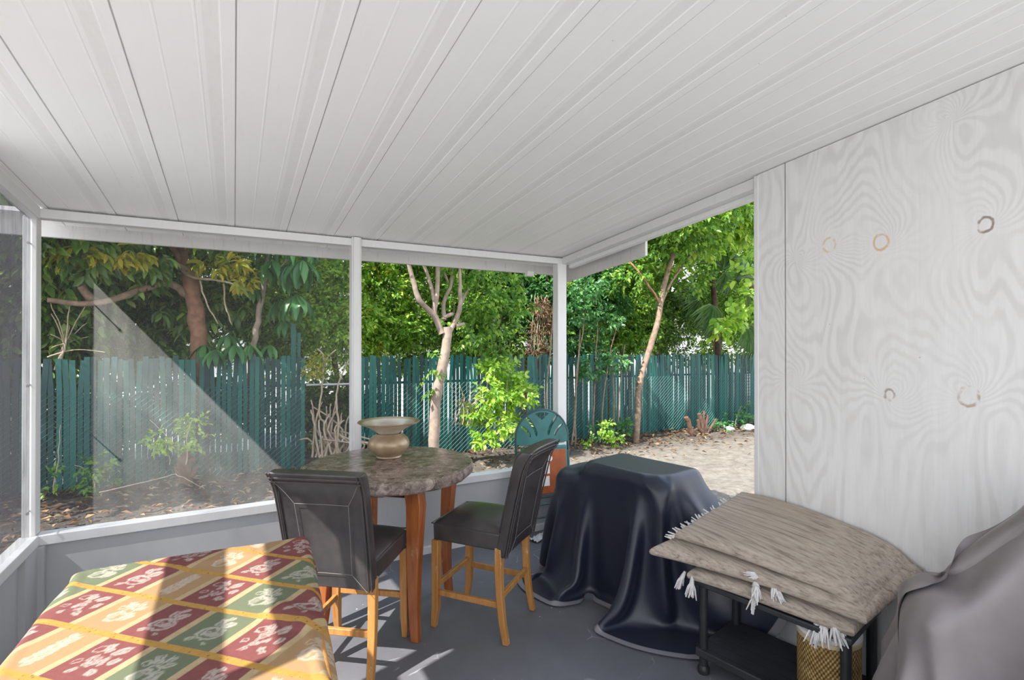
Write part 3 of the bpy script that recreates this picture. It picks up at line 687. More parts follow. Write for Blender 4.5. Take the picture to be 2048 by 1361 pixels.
for i in range(len(pr) - 1):
    for k in range(N):
        k2 = (k + 1) % N; mb.f.append((i * N + k, (i + 1) * N + k, (i + 1) * N + k2, i * N + k2))
part('tabletop', mb, MARBLE, tt_, 'brown marble top with chiselled edge', smooth=True, sharp=35)
ang0 = math.atan2(2.698 - TC[1], 0.885 - TC[0])
legr = 0.424
lz = [0, 0.1, 0.25, 0.42, 0.6, 0.75, 0.838]
lo = [0.0, -0.012, -0.022, -0.022, -0.010, 0.002, -0.03]
lw = [0.048, 0.052, 0.060, 0.070, 0.080, 0.088, 0.092]
for k in range(4):
    a = ang0 + k * math.pi / 2; d = Vector((math.cos(a), math.sin(a), 0)); s_ = Vector((-d.y, d.x, 0))
    tw = R(38); e1 = d * math.cos(tw) + s_ * math.sin(tw); e2 = -d * math.sin(tw) + s_ * math.cos(tw)
    m = MB(); prev = None
    for z, off, wd in zip(lz, lo, lw):
        c = d * (legr + off - 0.02) + Vector((0, 0, z)); h = wd / 2
        b0 = len(m.v); m.v += [tuple(c + e1 * x * h + e2 * y * h * 0.85) for x, y in ((-1, -1), (1, -1), (1, 1), (-1, 1))]
        if prev is not None: m.f += [(prev + i, prev + (i + 1) % 4, b0 + (i + 1) % 4, b0 + i) for i in range(4)]
        else: m.f.append((b0 + 3, b0 + 2, b0 + 1, b0))
        prev = b0
    m.f.append((prev, prev + 1, prev + 2, prev + 3))
    part('leg', m, TABLEWOOD, tt_, smooth=True, bevel=0.004)
ap = MB()
for k in range(4):
    a = ang0 + k * math.pi / 2; b = a + math.pi / 2
    ap.bar((math.cos(a) * .38, math.sin(a) * .38, 0.81), (math.cos(b) * .38, math.sin(b) * .38, 0.81), 0.022, 0.055)
part('apron', ap, APRON, tt_)
# vase
v = thing('spittoon_vase', 'tan ceramic spittoon vase with wide flared rim on marble table', 'vase', (0.884, 3.281, TTOP))
vp = [(0.0, 0.0), (0.078, 0.0), (0.082, 0.004), (0.078, 0.012), (0.086, 0.02), (0.112, 0.042), (0.129, 0.07), (0.132, 0.092), (0.124, 0.117), (0.103, 0.138), (0.082, 0.148), (0.078, 0.153)]
part('bowl', MB().lathe(vp, 64), VASE, v, smooth=True, sharp=60)
vq = [(0.066, 0.147), (0.074, 0.158), (0.09, 0.172), (0.116, 0.190), (0.15, 0.208), (0.192, 0.224), (0.198, 0.229), (0.194, 0.234), (0.15, 0.219), (0.105, 0.195), (0.072, 0.170), (0.058, 0.150)]
part('flared_rim', MB().lathe(vq, 64), VASE, v, 'cream flared neck with brown lip', smooth=True, sharp=60)

# ------------------------------------------------------------------ leather counter stools
def stool_back_pt(x, t):
    """x across (-1..1), t up (0..1): centre surface of the backrest in stool space (front = +y)"""
    z = 0.475 + t * (1.05 - 0.475)
    y = -0.205 - 0.098 * t - 0.02 * t * t + 0.045 * (x * x - 0.4) * (0.25 + 0.75 * t) * -1.0
    return y, z + 0.012 * x * x * t
def make_stool():
    root = thing('counter_stool', 'x', 'stool')
    # seat: puffy rounded box
    hw, hd = 0.215, 0.225; m = MB(); n1 = 22
    for sgn in (1,):
        pass
    top = np.zeros((n1, n1, 3)); bot = np.zeros((n1, n1, 3))
    for i in range(n1):
        for j in range(n1):
            x = -1 + 2 * i / (n1 - 1); y = -1 + 2 * j / (n1 - 1)
            ex, ey = abs(x) ** 10, abs(y) ** 10
            k = (1 - 0.035 * abs(x) ** 6 * abs(y) ** 6)
            top[i, j] = (x * hw * k, y * hd * k, 0.625 + 0.03 * (1 - x ** 2) * (1 - y ** 2) - 0.03 * max(ex, ey) ** 0.7)
            bot[i, j] = (x * hw * k * 0.99, y * hd * k * 0.99, 0.505)
    V = np.concatenate([top.reshape(-1, 3), bot.reshape(-1, 3)]); off = n1 * n1; F = []
    for i in range(n1 - 1):
        for j in range(n1 - 1):
            a = i * n1 + j; F.append((a, a + n1, a + n1 + 1, a + 1)); F.append((off + a, off + a + 1, off + a + n1 + 1, off + a + n1))
    for i in range(n1 - 1):
        a, b = i * n1, (i + 1) * n1; F.append((a, off + a, off + b, b)); a, b = i * n1 + n1 - 1, (i + 1) * n1 + n1 - 1; F.append((a, b, off + b, off + a))
        a, b = i, i + 1; F.append((a, b, off + b, off + a)); a, b = (n1 - 1) * n1 + i, (n1 - 1) * n1 + i + 1; F.append((a, off + a, off + b, b))
    seat = MB().add(V, F).build('seat', LEATHER, root, smooth=True, sharp=70, bevel=0.008)
    sp = MB(); ring_ = []
    for k in range(41):
        q = k / 40 * 4; e = int(q) % 4; f_ = q - int(q)
        c = [(-1, -1), (1, -1), (1, 1), (-1, 1), (-1, -1)]; x = c[e][0] * (1 - f_) + c[e + 1][0] * f_; y = c[e][1] * (1 - f_) + c[e + 1][1] * f_
        ring_.append((x * hw * 0.992, y * hd * 0.992, 0.602))
    sp.tube(ring_, 0.0035, 6); sp.build('piping', PIPING, seat, smooth=True)
    # backrest slab
    nx, nz_, th = 26, 26, 0.036
    Fp = np.zeros((nx, nz_, 3)); Bp = np.zeros((nx, nz_, 3))
    for i in range(nx):
        for j in range(nz_):
            x = -1 + 2 * i / (nx - 1); t_ = j / (nz_ - 1); y, z = stool_back_pt(x, t_)
            e = max(0, (abs(x) - 0.86) / 0.14) ** 2 * 0.35 + max(0, (t_ - 0.93) / 0.07) ** 2 * 0.4; e = min(e, 0.6)
            wx = x * (0.213 + 0.014 * t_)
            th = 0.036 + 0.012 * max(0, (t_ - .86) / .14); roll = 0.02 * max(0, (t_ - 0.8) / 0.2) ** 2
            Fp[i, j] = (wx, y + th * (1 - e) - roll, z); Bp[i, j] = (wx, y - th * (1 - e) - roll * 1.6, z - 0.004)
    V = np.concatenate([Fp.reshape(-1, 3), Bp.reshape(-1, 3)]); off = nx * nz_; F = []
    for i in range(nx - 1):
        for j in range(nz_ - 1):
            a = i * nz_ + j; F.append((a, a + 1, a + nz_ + 1, a + nz_)); F.append((off + a, off + a + nz_, off + a + nz_ + 1, off + a + 1))
    for i in range(nx - 1):
        a, b = i * nz_, (i + 1) * nz_; F.append((a, b, off + b, off + a)); a, b = a + nz_ - 1, b + nz_ - 1; F.append((a, off + a, off + b, b))
    for j in range(nz_ - 1):
        a, b = j, j + 1; F.append((a, off + a, off + b, b)); a, b = (nx - 1) * nz_ + j, (nx - 1) * nz_ + j + 1; F.append((a, b, off + b, off + a))
    back = MB().add(V, F).build('backrest', LEATHER, root, smooth=True, sharp=75, bevel=0.006)
    def bk(x, t_, d=0.0, side=-1):
        y, z = stool_back_pt(x, t_); roll = 0.02 * max(0, (t_ - 0.8) / 0.2) ** 2 * 1.6
        return (x * (0.213 + 0.014 * t_), y + side * (th + d) - (roll if side < 0 else 0), z - 0.004)
    pm = MB()
    for q in (-1, 1):
        for dx in (0.925, 0.985): pm.tube([bk(q * dx, i / 16, -0.003 - (0.011 if dx > .95 else 0.003)) for i in range(17)], 0.0042, 6)
    pm.tube([bk(-0.97 + 1.94 * i / 20, 0.925, -0.002) for i in range(21)], 0.0042, 6)
    pm.tube([bk(-0.97 + 1.94 * i / 20, 0.958, -0.004) for i in range(21)], 0.0042, 6)
    pm.build('piping', PIPING, back, smooth=True)
    sm_ = MB(); A = [(-0.55, 0.14), (0.55, 0.14), (0.60, 0.74), (-0.60, 0.74)]; B = [(-0.9, 0.0), (0.9, 0.0), (0.9, 0.92), (-0.9, 0.92)]
    def line(p, q): sm_.tube([bk(p[0] + (q[0] - p[0]) * i / 12, p[1] + (q[1] - p[1]) * i / 12, 0.0003) for i in range(13)], 0.0014, 5)
    for i in range(4): line(A[i], A[(i + 1) % 4]); line(A[i], B[i])
    sm_.build('stitching', THREAD, back, smooth=True)
    # legs
    def leg(m, pts_, w0, w1):
        pr_ = None
        for k, p in enumerate(pts_):
            h = (w0 + (w1 - w0) * k / (len(pts_) - 1)) / 2; b0 = len(m.v)
            m.v += [(p[0] + x * h, p[1] + y * h, p[2]) for x, y in ((-1, -1), (1, -1), (1, 1), (-1, 1))]
            if pr_ is not None: m.f += [(pr_ + i, pr_ + (i + 1) % 4, b0 + (i + 1) % 4, b0 + i) for i in range(4)]
            else: m.f.append((b0 + 3, b0 + 2, b0 + 1, b0))
            pr_ = b0
        m.f.append((pr_, pr_ + 1, pr_ + 2, pr_ + 3)); return m
    for q in (-1, 1):
        part('leg', leg(MB(), [(q * 0.2, 0.213, 0), (q * 0.203, 0.207, 0.05), (q * 0.202, 0.198, 0.12), (q * 0.2, 0.198, 0.506)], 0.032, 0.044), OAK, root, smooth=True, bevel=0.004)
        part('leg', leg(MB(), [(q * 0.197, -0.245, 0), (q * 0.196, -0.222, 0.12), (q * 0.195, -0.207, 0.25), (q * 0.194, -0.2, 0.4), (q * 0.193, -0.202, 0.52)], 0.034, 0.042), OAK, root, smooth=True, bevel=0.004)
    st = {}
    for q in (-1, 1): st[q] = part('stretcher', MB().bar((q * 0.2, 0.2, 0.205), (q * 0.196, -0.212, 0.205), 0.022, 0.032), OAK, root, bevel=0.003)
    part('stretcher', MB().bar((-0.2, 0.2, 0.24), (0.2, 0.2, 0.24), 0.022, 0.032), OAK, root, bevel=0.003)
    part('stretcher', MB().bar((-0.195, -0.21, 0.25), (0.195, -0.21, 0.25), 0.022, 0.032), OAK, root, bevel=0.003)
    return root, st
stool, st = make_stool()
s2 = copy_tree(stool, None, skip=(st[1],))
stool.location = (1.312, 2.765, 0); stool.rotation_euler.z = math.atan2(0.79, -0.61) - math.pi / 2
stool['label'] = 'dark leather counter stool in front of the green folding chair, all stretchers intact'
s2.location = (0.557, 2.745, 0); s2.rotation_euler.z = R(52.5) - math.pi / 2
s2['label'] = 'dark leather counter stool with sunlit back, beside fruit-pattern tablecloth'
for o in (stool, s2): o['group'] = 'leather counter stools at the round table'

# ------------------------------------------------------------------ folded green folding chair leaning on the corner post
def flat_shape(outline, holes, depth, name, mat, parent, bevel=0.0):
    cu = bpy.data.curves.new(name, 'CURVE'); cu.dimensions = '2D'; cu.fill_mode = 'BOTH'; cu.extrude = depth / 2; cu.bevel_depth = bevel; cu.bevel_resolution = 1
    for poly in [outline] + holes:
        sp = cu.splines.new('POLY'); sp.points.add(len(poly) - 1); sp.use_cyclic_u = True
        for q, (x, y) in zip(sp.points, poly): q.co = (x, y, 0, 1)
    tmp = bpy.data.objects.new('tmp', cu); C.objects.link(tmp)
    dg = bpy.context.evaluated_depsgraph_get(); me_ = bpy.data.meshes.new_from_object(tmp.evaluated_get(dg)); bpy.data.objects.remove(tmp)
    me_.name = name; me_.materials.clear()
    return link(name, me_, mat, parent, smooth=True, sharp=35)
def capsule(pts_, r):
    """outline of a thick polyline (hole slots)"""
    L, Rr = [], []
    for i, p in enumerate(pts_):
        a = Vector(pts_[max(i - 1, 0)]); b = Vector(pts_[min(i + 1, len(pts_) - 1)]); d = (b - a).normalized(); nn = Vector((-d.y, d.x)); k = r * (1 if 0 < i < len(pts_) - 1 else 0.45)
        L.append(tuple(Vector(p) + nn * k)); Rr.append(tuple(Vector(p) - nn * k))
    return L + Rr[::-1]
fc = thing('folding_chair', 'folded green resin folding chair leaning by the corner post', 'folding chair', (2.305, 3.62, 0), 0.0)
fc.rotation_euler = (R(-4.5), 0, R(-6))
YUP = Matrix.Rotation(R(90), 4, 'X')
hwf = 0.245; outl = []
for k in range(41):
    a = math.pi * k / 40; outl.append((hwf * math.cos(a), 0.845 + 0.225 * math.sin(a)))
outl = outl + [(-hwf, 0.80), (-0.2, 0.785), (0.2, 0.785), (hwf, 0.80)]
outl = outl[:41] + outl[41:]
hl = []
for q in (-1, 1):
    hl.append(capsule([(q * (0.055 + 0.02 * t_ + 0.075 * t_ * t_), 0.85 + 0.17 * t_) for t_ in np.linspace(0, 1, 9)], 0.014))
    hl.append(capsule([(q * (0.115 + 0.01 * t_ + 0.075 * t_ * t_), 0.845 + 0.10 * t_) for t_ in np.linspace(0, 1, 8)], 0.012))
hl.append([(0.0, 0.985), (0.07, 1.04), (0.03, 1.052), (-0.03, 1.052), (-0.07, 1.04)])
bp = flat_shape(outl, hl, 0.012, 'back_panel', GREENPLASTIC, fc, 0.003)
bp.rotation_euler = (R(90), 0, 0)
fr = MB(); U = [(-hwf, 0.0, 0.36)] + [(-hwf, 0.0, 0.845)] + [(-hwf * math.cos(math.pi * k / 16), 0.0, 0.845 + 0.228 * math.sin(math.pi * k / 16)) for k in range(1, 16)] + [(hwf, 0.0, 0.845), (hwf, 0.0, 0.36), (hwf + 0.005, -0.01, 0.0)]
fr.tube([(-hwf - 0.005, -0.01, 0.0)] + U, 0.011, 10)
part('tube_frame', fr, GREENPAINT, fc, smooth=True)
part('seat', MB().box(-0.215, 0.215, -0.045, -0.012, 0.37, 0.765), GREENPLASTIC, fc, bevel=0.012, seg=3)
und = part('seat_underside', MB().box(-0.195, 0.195, -0.052, -0.0455, 0.375, 0.735), HARDBOARD, fc, 'brown hardboard underside with white stickers', bevel=0.003)
stk = MB().box(-0.045, 0.005, -0.0535, -0.0525, 0.645, 0.695); part('sticker', stk, simple('cream_sticker', (0.62, 0.66, 0.5), 0.6), und)
MB().box(-0.028, -0.012, -0.0545, -0.0536, 0.655, 0.682).build('print', INK, und)
part('sticker', MB().box(-0.06, 0.035, -0.0535, -0.0525, 0.54, 0.635), STICKER, und)
part('sticker', MB().box(-0.065, 0.03, -0.0535, -0.0525, 0.44, 0.52), STICKER, und)
dk = MB(); dk.add([(0.005 + 0.024 * math.cos(k * math.pi / 8) + 0.035, y, 0.665 + 0.024 * math.sin(k * math.pi / 8)) for y in (-0.0535, -0.0525) for k in range(16)], [tuple(range(16))[::-1], tuple(range(16, 32))] + [(k, (k + 1) % 16, 16 + (k + 1) % 16, 16 + k) for k in range(16)])
part('sticker', dk, STICKER, und)
for q in (-1, 1): part('rear_leg', MB().tube([(q * 0.225, -0.03, 0.005), (q * 0.225, -0.02, 0.72)], 0.010, 8), GREENPAINT, fc, smooth=True)
for z in (0.345, 0.285, 0.18): part('cross_bar', MB().tube([(-0.225, -0.025, z), (0.225, -0.025, z)], 0.008, 8), GREENPAINT, fc, smooth=True)
# crumpled paper
rg = np.random.RandomState(9); n1 = 12
pp = np.zeros((n1, n1, 3))
for i in range(n1):
    for j in range(n1): pp[i, j] = ((i / (n1 - 1) - .5) * 0.2, (j / (n1 - 1) - .5) * 0.09, 0.012 + abs(rg.normal(0, 0.011)))
pp[..., 0] += rg.normal(0, 0.004, (n1, n1))
pa = grid_mesh('paper_scrap', pp, PAPER); pa.location = (2.26, 3.62, 0.0); pa.rotation_euler.z = 0.3
tag(pa, 'crumpled white paper scrap on floor under folding chair', 'paper')

# ------------------------------------------------------------------ navy satin cloth over a box
hh = 0.032
NCX, NCY, NRZ = 2.305, 2.50, R(11)
NX0, NY0, NY1 = NCX - 0.21, NCY - 0.32, NCY + 0.44
gx = np.arange(NX0 - 0.80, NCX + 0.21, hh); gy = np.arange(NY0 - 0.80, NY1 + 0.64, hh)
G = np.stack(np.meshgrid(gx, gy, indexing='ij') + [np.full((len(gx), len(gy)), 0.93)], -1)
edge = np.minimum(np.minimum(G[..., 0] - gx[0], G[..., 1] - gy[0]), gy[-1] - G[..., 1])
for far in (0, 1):                       # rounded cloth corners, the near one keeps a longer tip
    dx = np.maximum(NX0 - G[..., 0], 0); dy = np.maximum(G[..., 1] - NY1, 0) if far else np.maximum(NY0 - G[..., 1], 0)
    L = np.hypot(dx, dy); k = np.where(L > 1e-6, np.maximum(dx, dy) / np.maximum(L, 1e-6), 1); k = 1 + (k - 1) * (1.0 if far else 0.95)
    q = (dx > 0) & (dy > 0)
    G[..., 0] = np.where(q, NX0 - dx * k, G[..., 0]); G[..., 1] = np.where(q, (NY1 + dy * k) if far else (NY0 - dy * k), G[..., 1])
_x, _y = G[..., 0] - NCX, G[..., 1] - NCY
G[..., 0] = NCX + _x * math.cos(NRZ) - _y * math.sin(NRZ); G[..., 1] = NCY + _x * math.sin(NRZ) + _y * math.cos(NRZ)
nb1 = rbox((NCX, NCY, 0.425), (0.21, 0.32, 0.425), 0.02, NRZ); nb2 = rbox((NCX - 0.13, NCY + 0.42, 0.385), (0.18, 0.13, 0.385), 0.07, NRZ)
knee = rbox((2.71, 2.2, 0.28), (0.15, 2.6, 0.28), 0.015)
PN = drape(G, [nb1, nb2, knee, floor_c(0.004), wall_c(1, 3.74, -1)], steps=260, iters=12, off=0.007, mu=0.45, damp=0.955, bend=0.35, seed=5, slack=1.0, pin=(np.abs(_x) < .17) & (np.abs(_y) < .27), pinz=np.full(_x.shape, 0.857))
nc = grid_mesh('navy_cloth', PN, NAVY, subsurf=2); fattr(nc.data, 'hem', edge)
tag(nc, 'navy black satin cloth draped to the floor over a box', 'cloth')

# ------------------------------------------------------------------ black plastic shelf with folded rug and basket
SH = thing('plastic_shelf', 'low black plastic two-tier shelf carrying the folded rug', 'shelf', (2.06, 1.77, 0), 0.20)
W_, D_ = 0.62, 0.34       # along -y, along +x in shelf space
part('top_shelf', MB().box(-0.03, D_ + 0.03, -W_ - 0.03, 0.03, 0.435, 0.462), DECK, SH, bevel=0.006)
part('lower_shelf', MB().box(-0.03, D_ + 0.03, -W_ - 0.03, 0.03, 0.085, 0.125), DECK, SH, bevel=0.006)
for x in (0, D_):
    for y in (0, -W_):
        lg = part('post', MB().lathe([(0.0, 0.03), (0.021, 0.03), (0.021, 0.088), (0.021, 0.44)], 20, (x, y, 0)), BLACKPLASTIC, SH, smooth=True)
        f_ = MB().lathe([(0.0, 0.0), (0.027, 0.0), (0.03, 0.01), (0.028, 0.03), (0.02, 0.042), (0.018, 0.06)], 20, (x, y, 0)).build('foot', BLACKPLASTIC, lg, smooth=True)
def slab(m, FL, FR, BR, BL, t_, bow=0.0, n=34, wob=0.0, seed=0, drop=None, tip=0.0):
    FL, FR, BR, BL = map(np.array, (FL, FR, BR, BL)); rg_ = np.random.RandomState(seed); ph = rg_.uniform(0, 6, 6)
    top = np.zeros((n, n, 3)); bot = np.zeros((n, n, 3)); Lu = np.linalg.norm(FR - FL); Lv = np.linalg.norm(BL - FL)
    for i in range(n):
        for j in range(n):
            u = 0.5 - 0.5 * math.cos(math.pi * i / (n - 1)); v_ = 0.5 - 0.5 * math.cos(math.pi * j / (n - 1))
            p = FL * (1 - u) * (1 - v_) + FR * u * (1 - v_) + BR * u * v_ + BL * (1 - u) * v_
            d = min(u * Lu, (1 - u) * Lu, v_ * Lv, (1 - v_) * Lv); e = min(1, d / (t_ * 0.6)); k = math.sqrt(max(0, 1 - (1 - e) ** 2))
            z = bow * 4 * u * (1 - u) * (0.4 + 0.6 * v_) + wob * (math.sin(u * 7 + ph[0]) * math.cos(v_ * 4 + ph[1]))
            if drop: z += drop(u, v_)
            p = p + np.array((-tip * (1 - u) ** 4 * (1 - v_) ** 2, 0, z)); hz = t_ / 2 * (0.12 + 0.88 * k)
            top[i, j] = p + (0, 0, hz); bot[i, j] = p - (0, 0, hz)
    b0 = len(m.v); m.v += [tuple(q) for q in top.reshape(-1, 3)] + [tuple(q) for q in bot.reshape(-1, 3)]; off = n * n
    def A(*q): m.f.append(tuple(b0 + a for a in q))
    for i in range(n - 1):
        for j in range(n - 1):
            a = i * n + j; A(a, a + n, a + n + 1, a + 1); A(off + a, off + a + 1, off + a + n + 1, off + a + n)
    for i in range(n - 1):
        a, b = i * n, (i + 1) * n; A(a, off + a, off + b, b); a, b = a + n - 1, b + n - 1; A(a, b, off + b, off + a)
        a, b = i, i + 1; A(a, b, off + b, off + a); a, b = (n - 1) * n + i, (n - 1) * n + i + 1; A(a, off + a, off + b, b)
    return m
rug = thing('folded_rug', 'beige flatweave rug folded in layers with white tassels', 'rug', (2.3, 1.5, 0.462))
O = np.array((2.3, 1.5, 0.462))
rm = MB()
q_ = lambda *p: np.array(p) - O
slab(rm, q_(1.975, 1.80, .492), q_(2.165, 1.12, .490), q_(2.54, 1.13, .60), q_(2.52, 1.84, .60), 0.055, 0.012, seed=1, wob=0.004)
slab(rm, q_(1.965, 1.945, .575), q_(2.165, 1.075, .562), q_(2.56, 1.05, .675), q_(2.545, 1.93, .70), 0.06, 0.02, seed=2, wob=0.005, tip=0.10)
slab(rm, q_(2.00, 1.90, .65), q_(2.185, 1.085, .622), q_(2.565, 1.075, .722), q_(2.56, 1.93, .775), 0.052, 0.035, seed=3, wob=0.006, drop=lambda u, v_: -0.05 * max(0, (u - .8) / .2) ** 2)
body = rm.build('rug_body', RUG, rug, smooth=True, sharp=80)
def tassel(p, d, L, seed, r0=0.012):
    rg_ = random.Random(seed); p = Vector(p) - Vector(O); d = Vector(d).normalized(); m = MB()
    m.tube([p - d * 0.02, p + d * L * 0.25], [0.007, r0], 8)
    for k in range(16):
        o_ = Vector((rg_.uniform(-1, 1), rg_.uniform(-1, 1), rg_.uniform(-.6, .6))) * r0 * 0.7; e = Vector((rg_.uniform(-1, 1), rg_.uniform(-1, 1), rg_.uniform(-.5, .5))) * 0.022
        m.tube([p + d * L * 0.15 + o_ * 0.3, p + d * L * 0.55 + o_ + e * 0.4, p + d * L * rg_.uniform(.85, 1.1) + o_ + e + Vector((0, 0, -0.01))], [0.006, 0.005, 0.0022], 5)
    return m.build('tassel', TASSEL, rug, smooth=True)
tassel((1.985, 1.83, 0.478), (-0.35, 0.25, -0.9), 0.062, 1); tassel((1.985, 1.775, 0.475), (-0.15, 0.0, -1), 0.075, 2)
tassel((2.075, 1.49, 0.56), (-0.4, -0.3, -0.55), 0.07, 3, 0.017); tassel((2.09, 1.47, 0.585), (-0.3, 0.5, 0.15), 0.06, 4); tassel((2.08, 1.50, 0.53), (-0.15, 0.1, -1), 0.085, 5, 0.016)
tassel((2.11, 1.43, 0.57), (-0.4, -0.6, -0.3), 0.07, 6, 0.016); tassel((2.165, 1.24, 0.50), (-0.3, -0.2, -1), 0.085, 7, 0.017); tassel((2.16, 1.26, 0.48), (-0.2, 0.1, -1), 0.09, 8, 0.015); tassel((2.17, 1.205, 0.50), (-0.4, -0.5, -0.6), 0.075, 9, 0.016)
fm = MB(); rg_ = random.Random(3)
for k in range(46):
    a = k / 45; b = Vector((1.975, 1.90, 0.64)) * (1 - a) + Vector((2.56, 1.93, 0.77)) * a - Vector(O)
    fm.tube([b, b + Vector((rg_.uniform(-.02, .02), rg_.uniform(0.02, 0.05), rg_.uniform(-0.01, 0.02)))], [0.006, 0.003], 5)
fm.build('fringe', TASSEL, rug, smooth=True)
bk_ = thing('woven_basket', 'tan woven drum basket with white rim on the plastic shelf', 'basket', (2.305, 1.30, 0.125))
part('basket_body', MB().lathe([(0.0, 0.0), (0.118, 0.0), (0.122, 0.01), (0.122, 0.235), (0.114, 0.235), (0.112, 0.02), (0, 0.02)], 56), WICKER, bk_, smooth=True)
part('cream_band', MB().lathe([(0.1235, 0.232), (0.126, 0.236), (0.126, 0.25), (0.121, 0.254)], 56), simple('cream_band', (0.6, 0.5, 0.32), 0.7), bk_, smooth=True)
part('white_rim', MB().lathe([(0.121, 0.252), (0.127, 0.257), (0.127, 0.27), (0.119, 0.277), (0.108, 0.27), (0.108, 0.255)], 56), simple('white_plastic', (0.8, 0.8, 0.8), 0.35), bk_, smooth=True)

# ------------------------------------------------------------------ taupe cloth over an armchair
hh = 0.034
gx = np.arange(1.42, 3.05, hh); gy = np.arange(-0.45, 1.47, hh)
G = np.stack(np.meshgrid(gx, gy, indexing='ij') + [np.full((len(gx), len(gy)), 1.2)], -1)
ch1 = rbox((2.33, 0.50, 0.58), (0.10, 0.17, 0.58), 0.09, 0.1); ch2 = rbox((2.07, 0.85, 0.405), (0.13, 0.10, 0.405), 0.06, 0.1)
pinm = (np.hypot((G[..., 0] - 2.33) / .05, (G[..., 1] - .5) / .11) < 1) | (np.hypot(G[..., 0] - 2.07, G[..., 1] - .85) < .05)
PG = drape(G, [ch1, ch2, floor_c(0.004), wall_c(0, 2.565, -1)], steps=210, iters=12, off=0.008, mu=0.35, damp=0.96, bend=0.2, seed=8, slack=1.12, pin=pinm, pinz=np.where(G[..., 0] > 2.15, 1.168, 0.82))
_dx, _dy = PG[..., 0] - 2.36, PG[..., 1] - 0.47; _r = np.hypot(_dx, _dy); _th = np.arctan2(_dy, _dx)
_am = 0.06 * np.clip((1.10 - PG[..., 2]) / 0.3, 0, 1) * np.clip((_r - 0.13) / 0.12, 0, 1) * np.clip(PG[..., 2] / 0.15, 0, 1)
_w = np.sin(_th * 9.0 + 0.6) + 0.45 * np.sin(_th * 15.0 + 2.0); _w = 1.2 - 2.2 * np.abs(np.sin(_th * 4.5 + 0.9)) ** 0.6 
PG[..., 0] += _am * _w * _dx / _r; PG[..., 1] += _am * _w * _dy / _r; PG[..., 0] = np.minimum(PG[..., 0], 2.56)
gc = grid_mesh('taupe_cloth', PG, TAUPE, subsurf=2)
tag(gc, 'taupe satin cloth draped over an armchair beside plywood wall', 'cloth')
# ------------------------------------------------------------------ yard
def gz(x): return -0.02 - 0.011 * max(-4.0, min(14.0, x))
n1, n2_ = 150, 170
xs = np.linspace(-6, 16, n1); ys = np.linspace(-1.0, 9.0, n2_); rg = np.random.RandomState(2)
GP = np.zeros((n1, n2_, 3)); hgt = sum(rg.normal(0, .008, 1) * 0 + 0.012 * np.sin(xs[:, None] * a + b) * np.sin(ys[None] * c_ + d) for a, b, c_, d in rg.uniform(1, 7, (5, 4)))
GP[..., 0] = xs[:, None]; GP[..., 1] = ys[None]; GP[..., 2] = np.array([gz(x) for x in xs])[:, None] - 0.055 + hgt + rg.normal(0, 0.006, (n1, n2_)) + 0.03 * np.clip((ys[None] - 6.4), 0, 1)
struct(grid_mesh('ground', GP, GROUND))
struct(MB().add([(-40, -40, -0.16), (40, -40, -0.16), (40, 60, -0.16), (-40, 60, -0.16)], [(0, 1, 2, 3)]).build('ground_yard', GROUND))
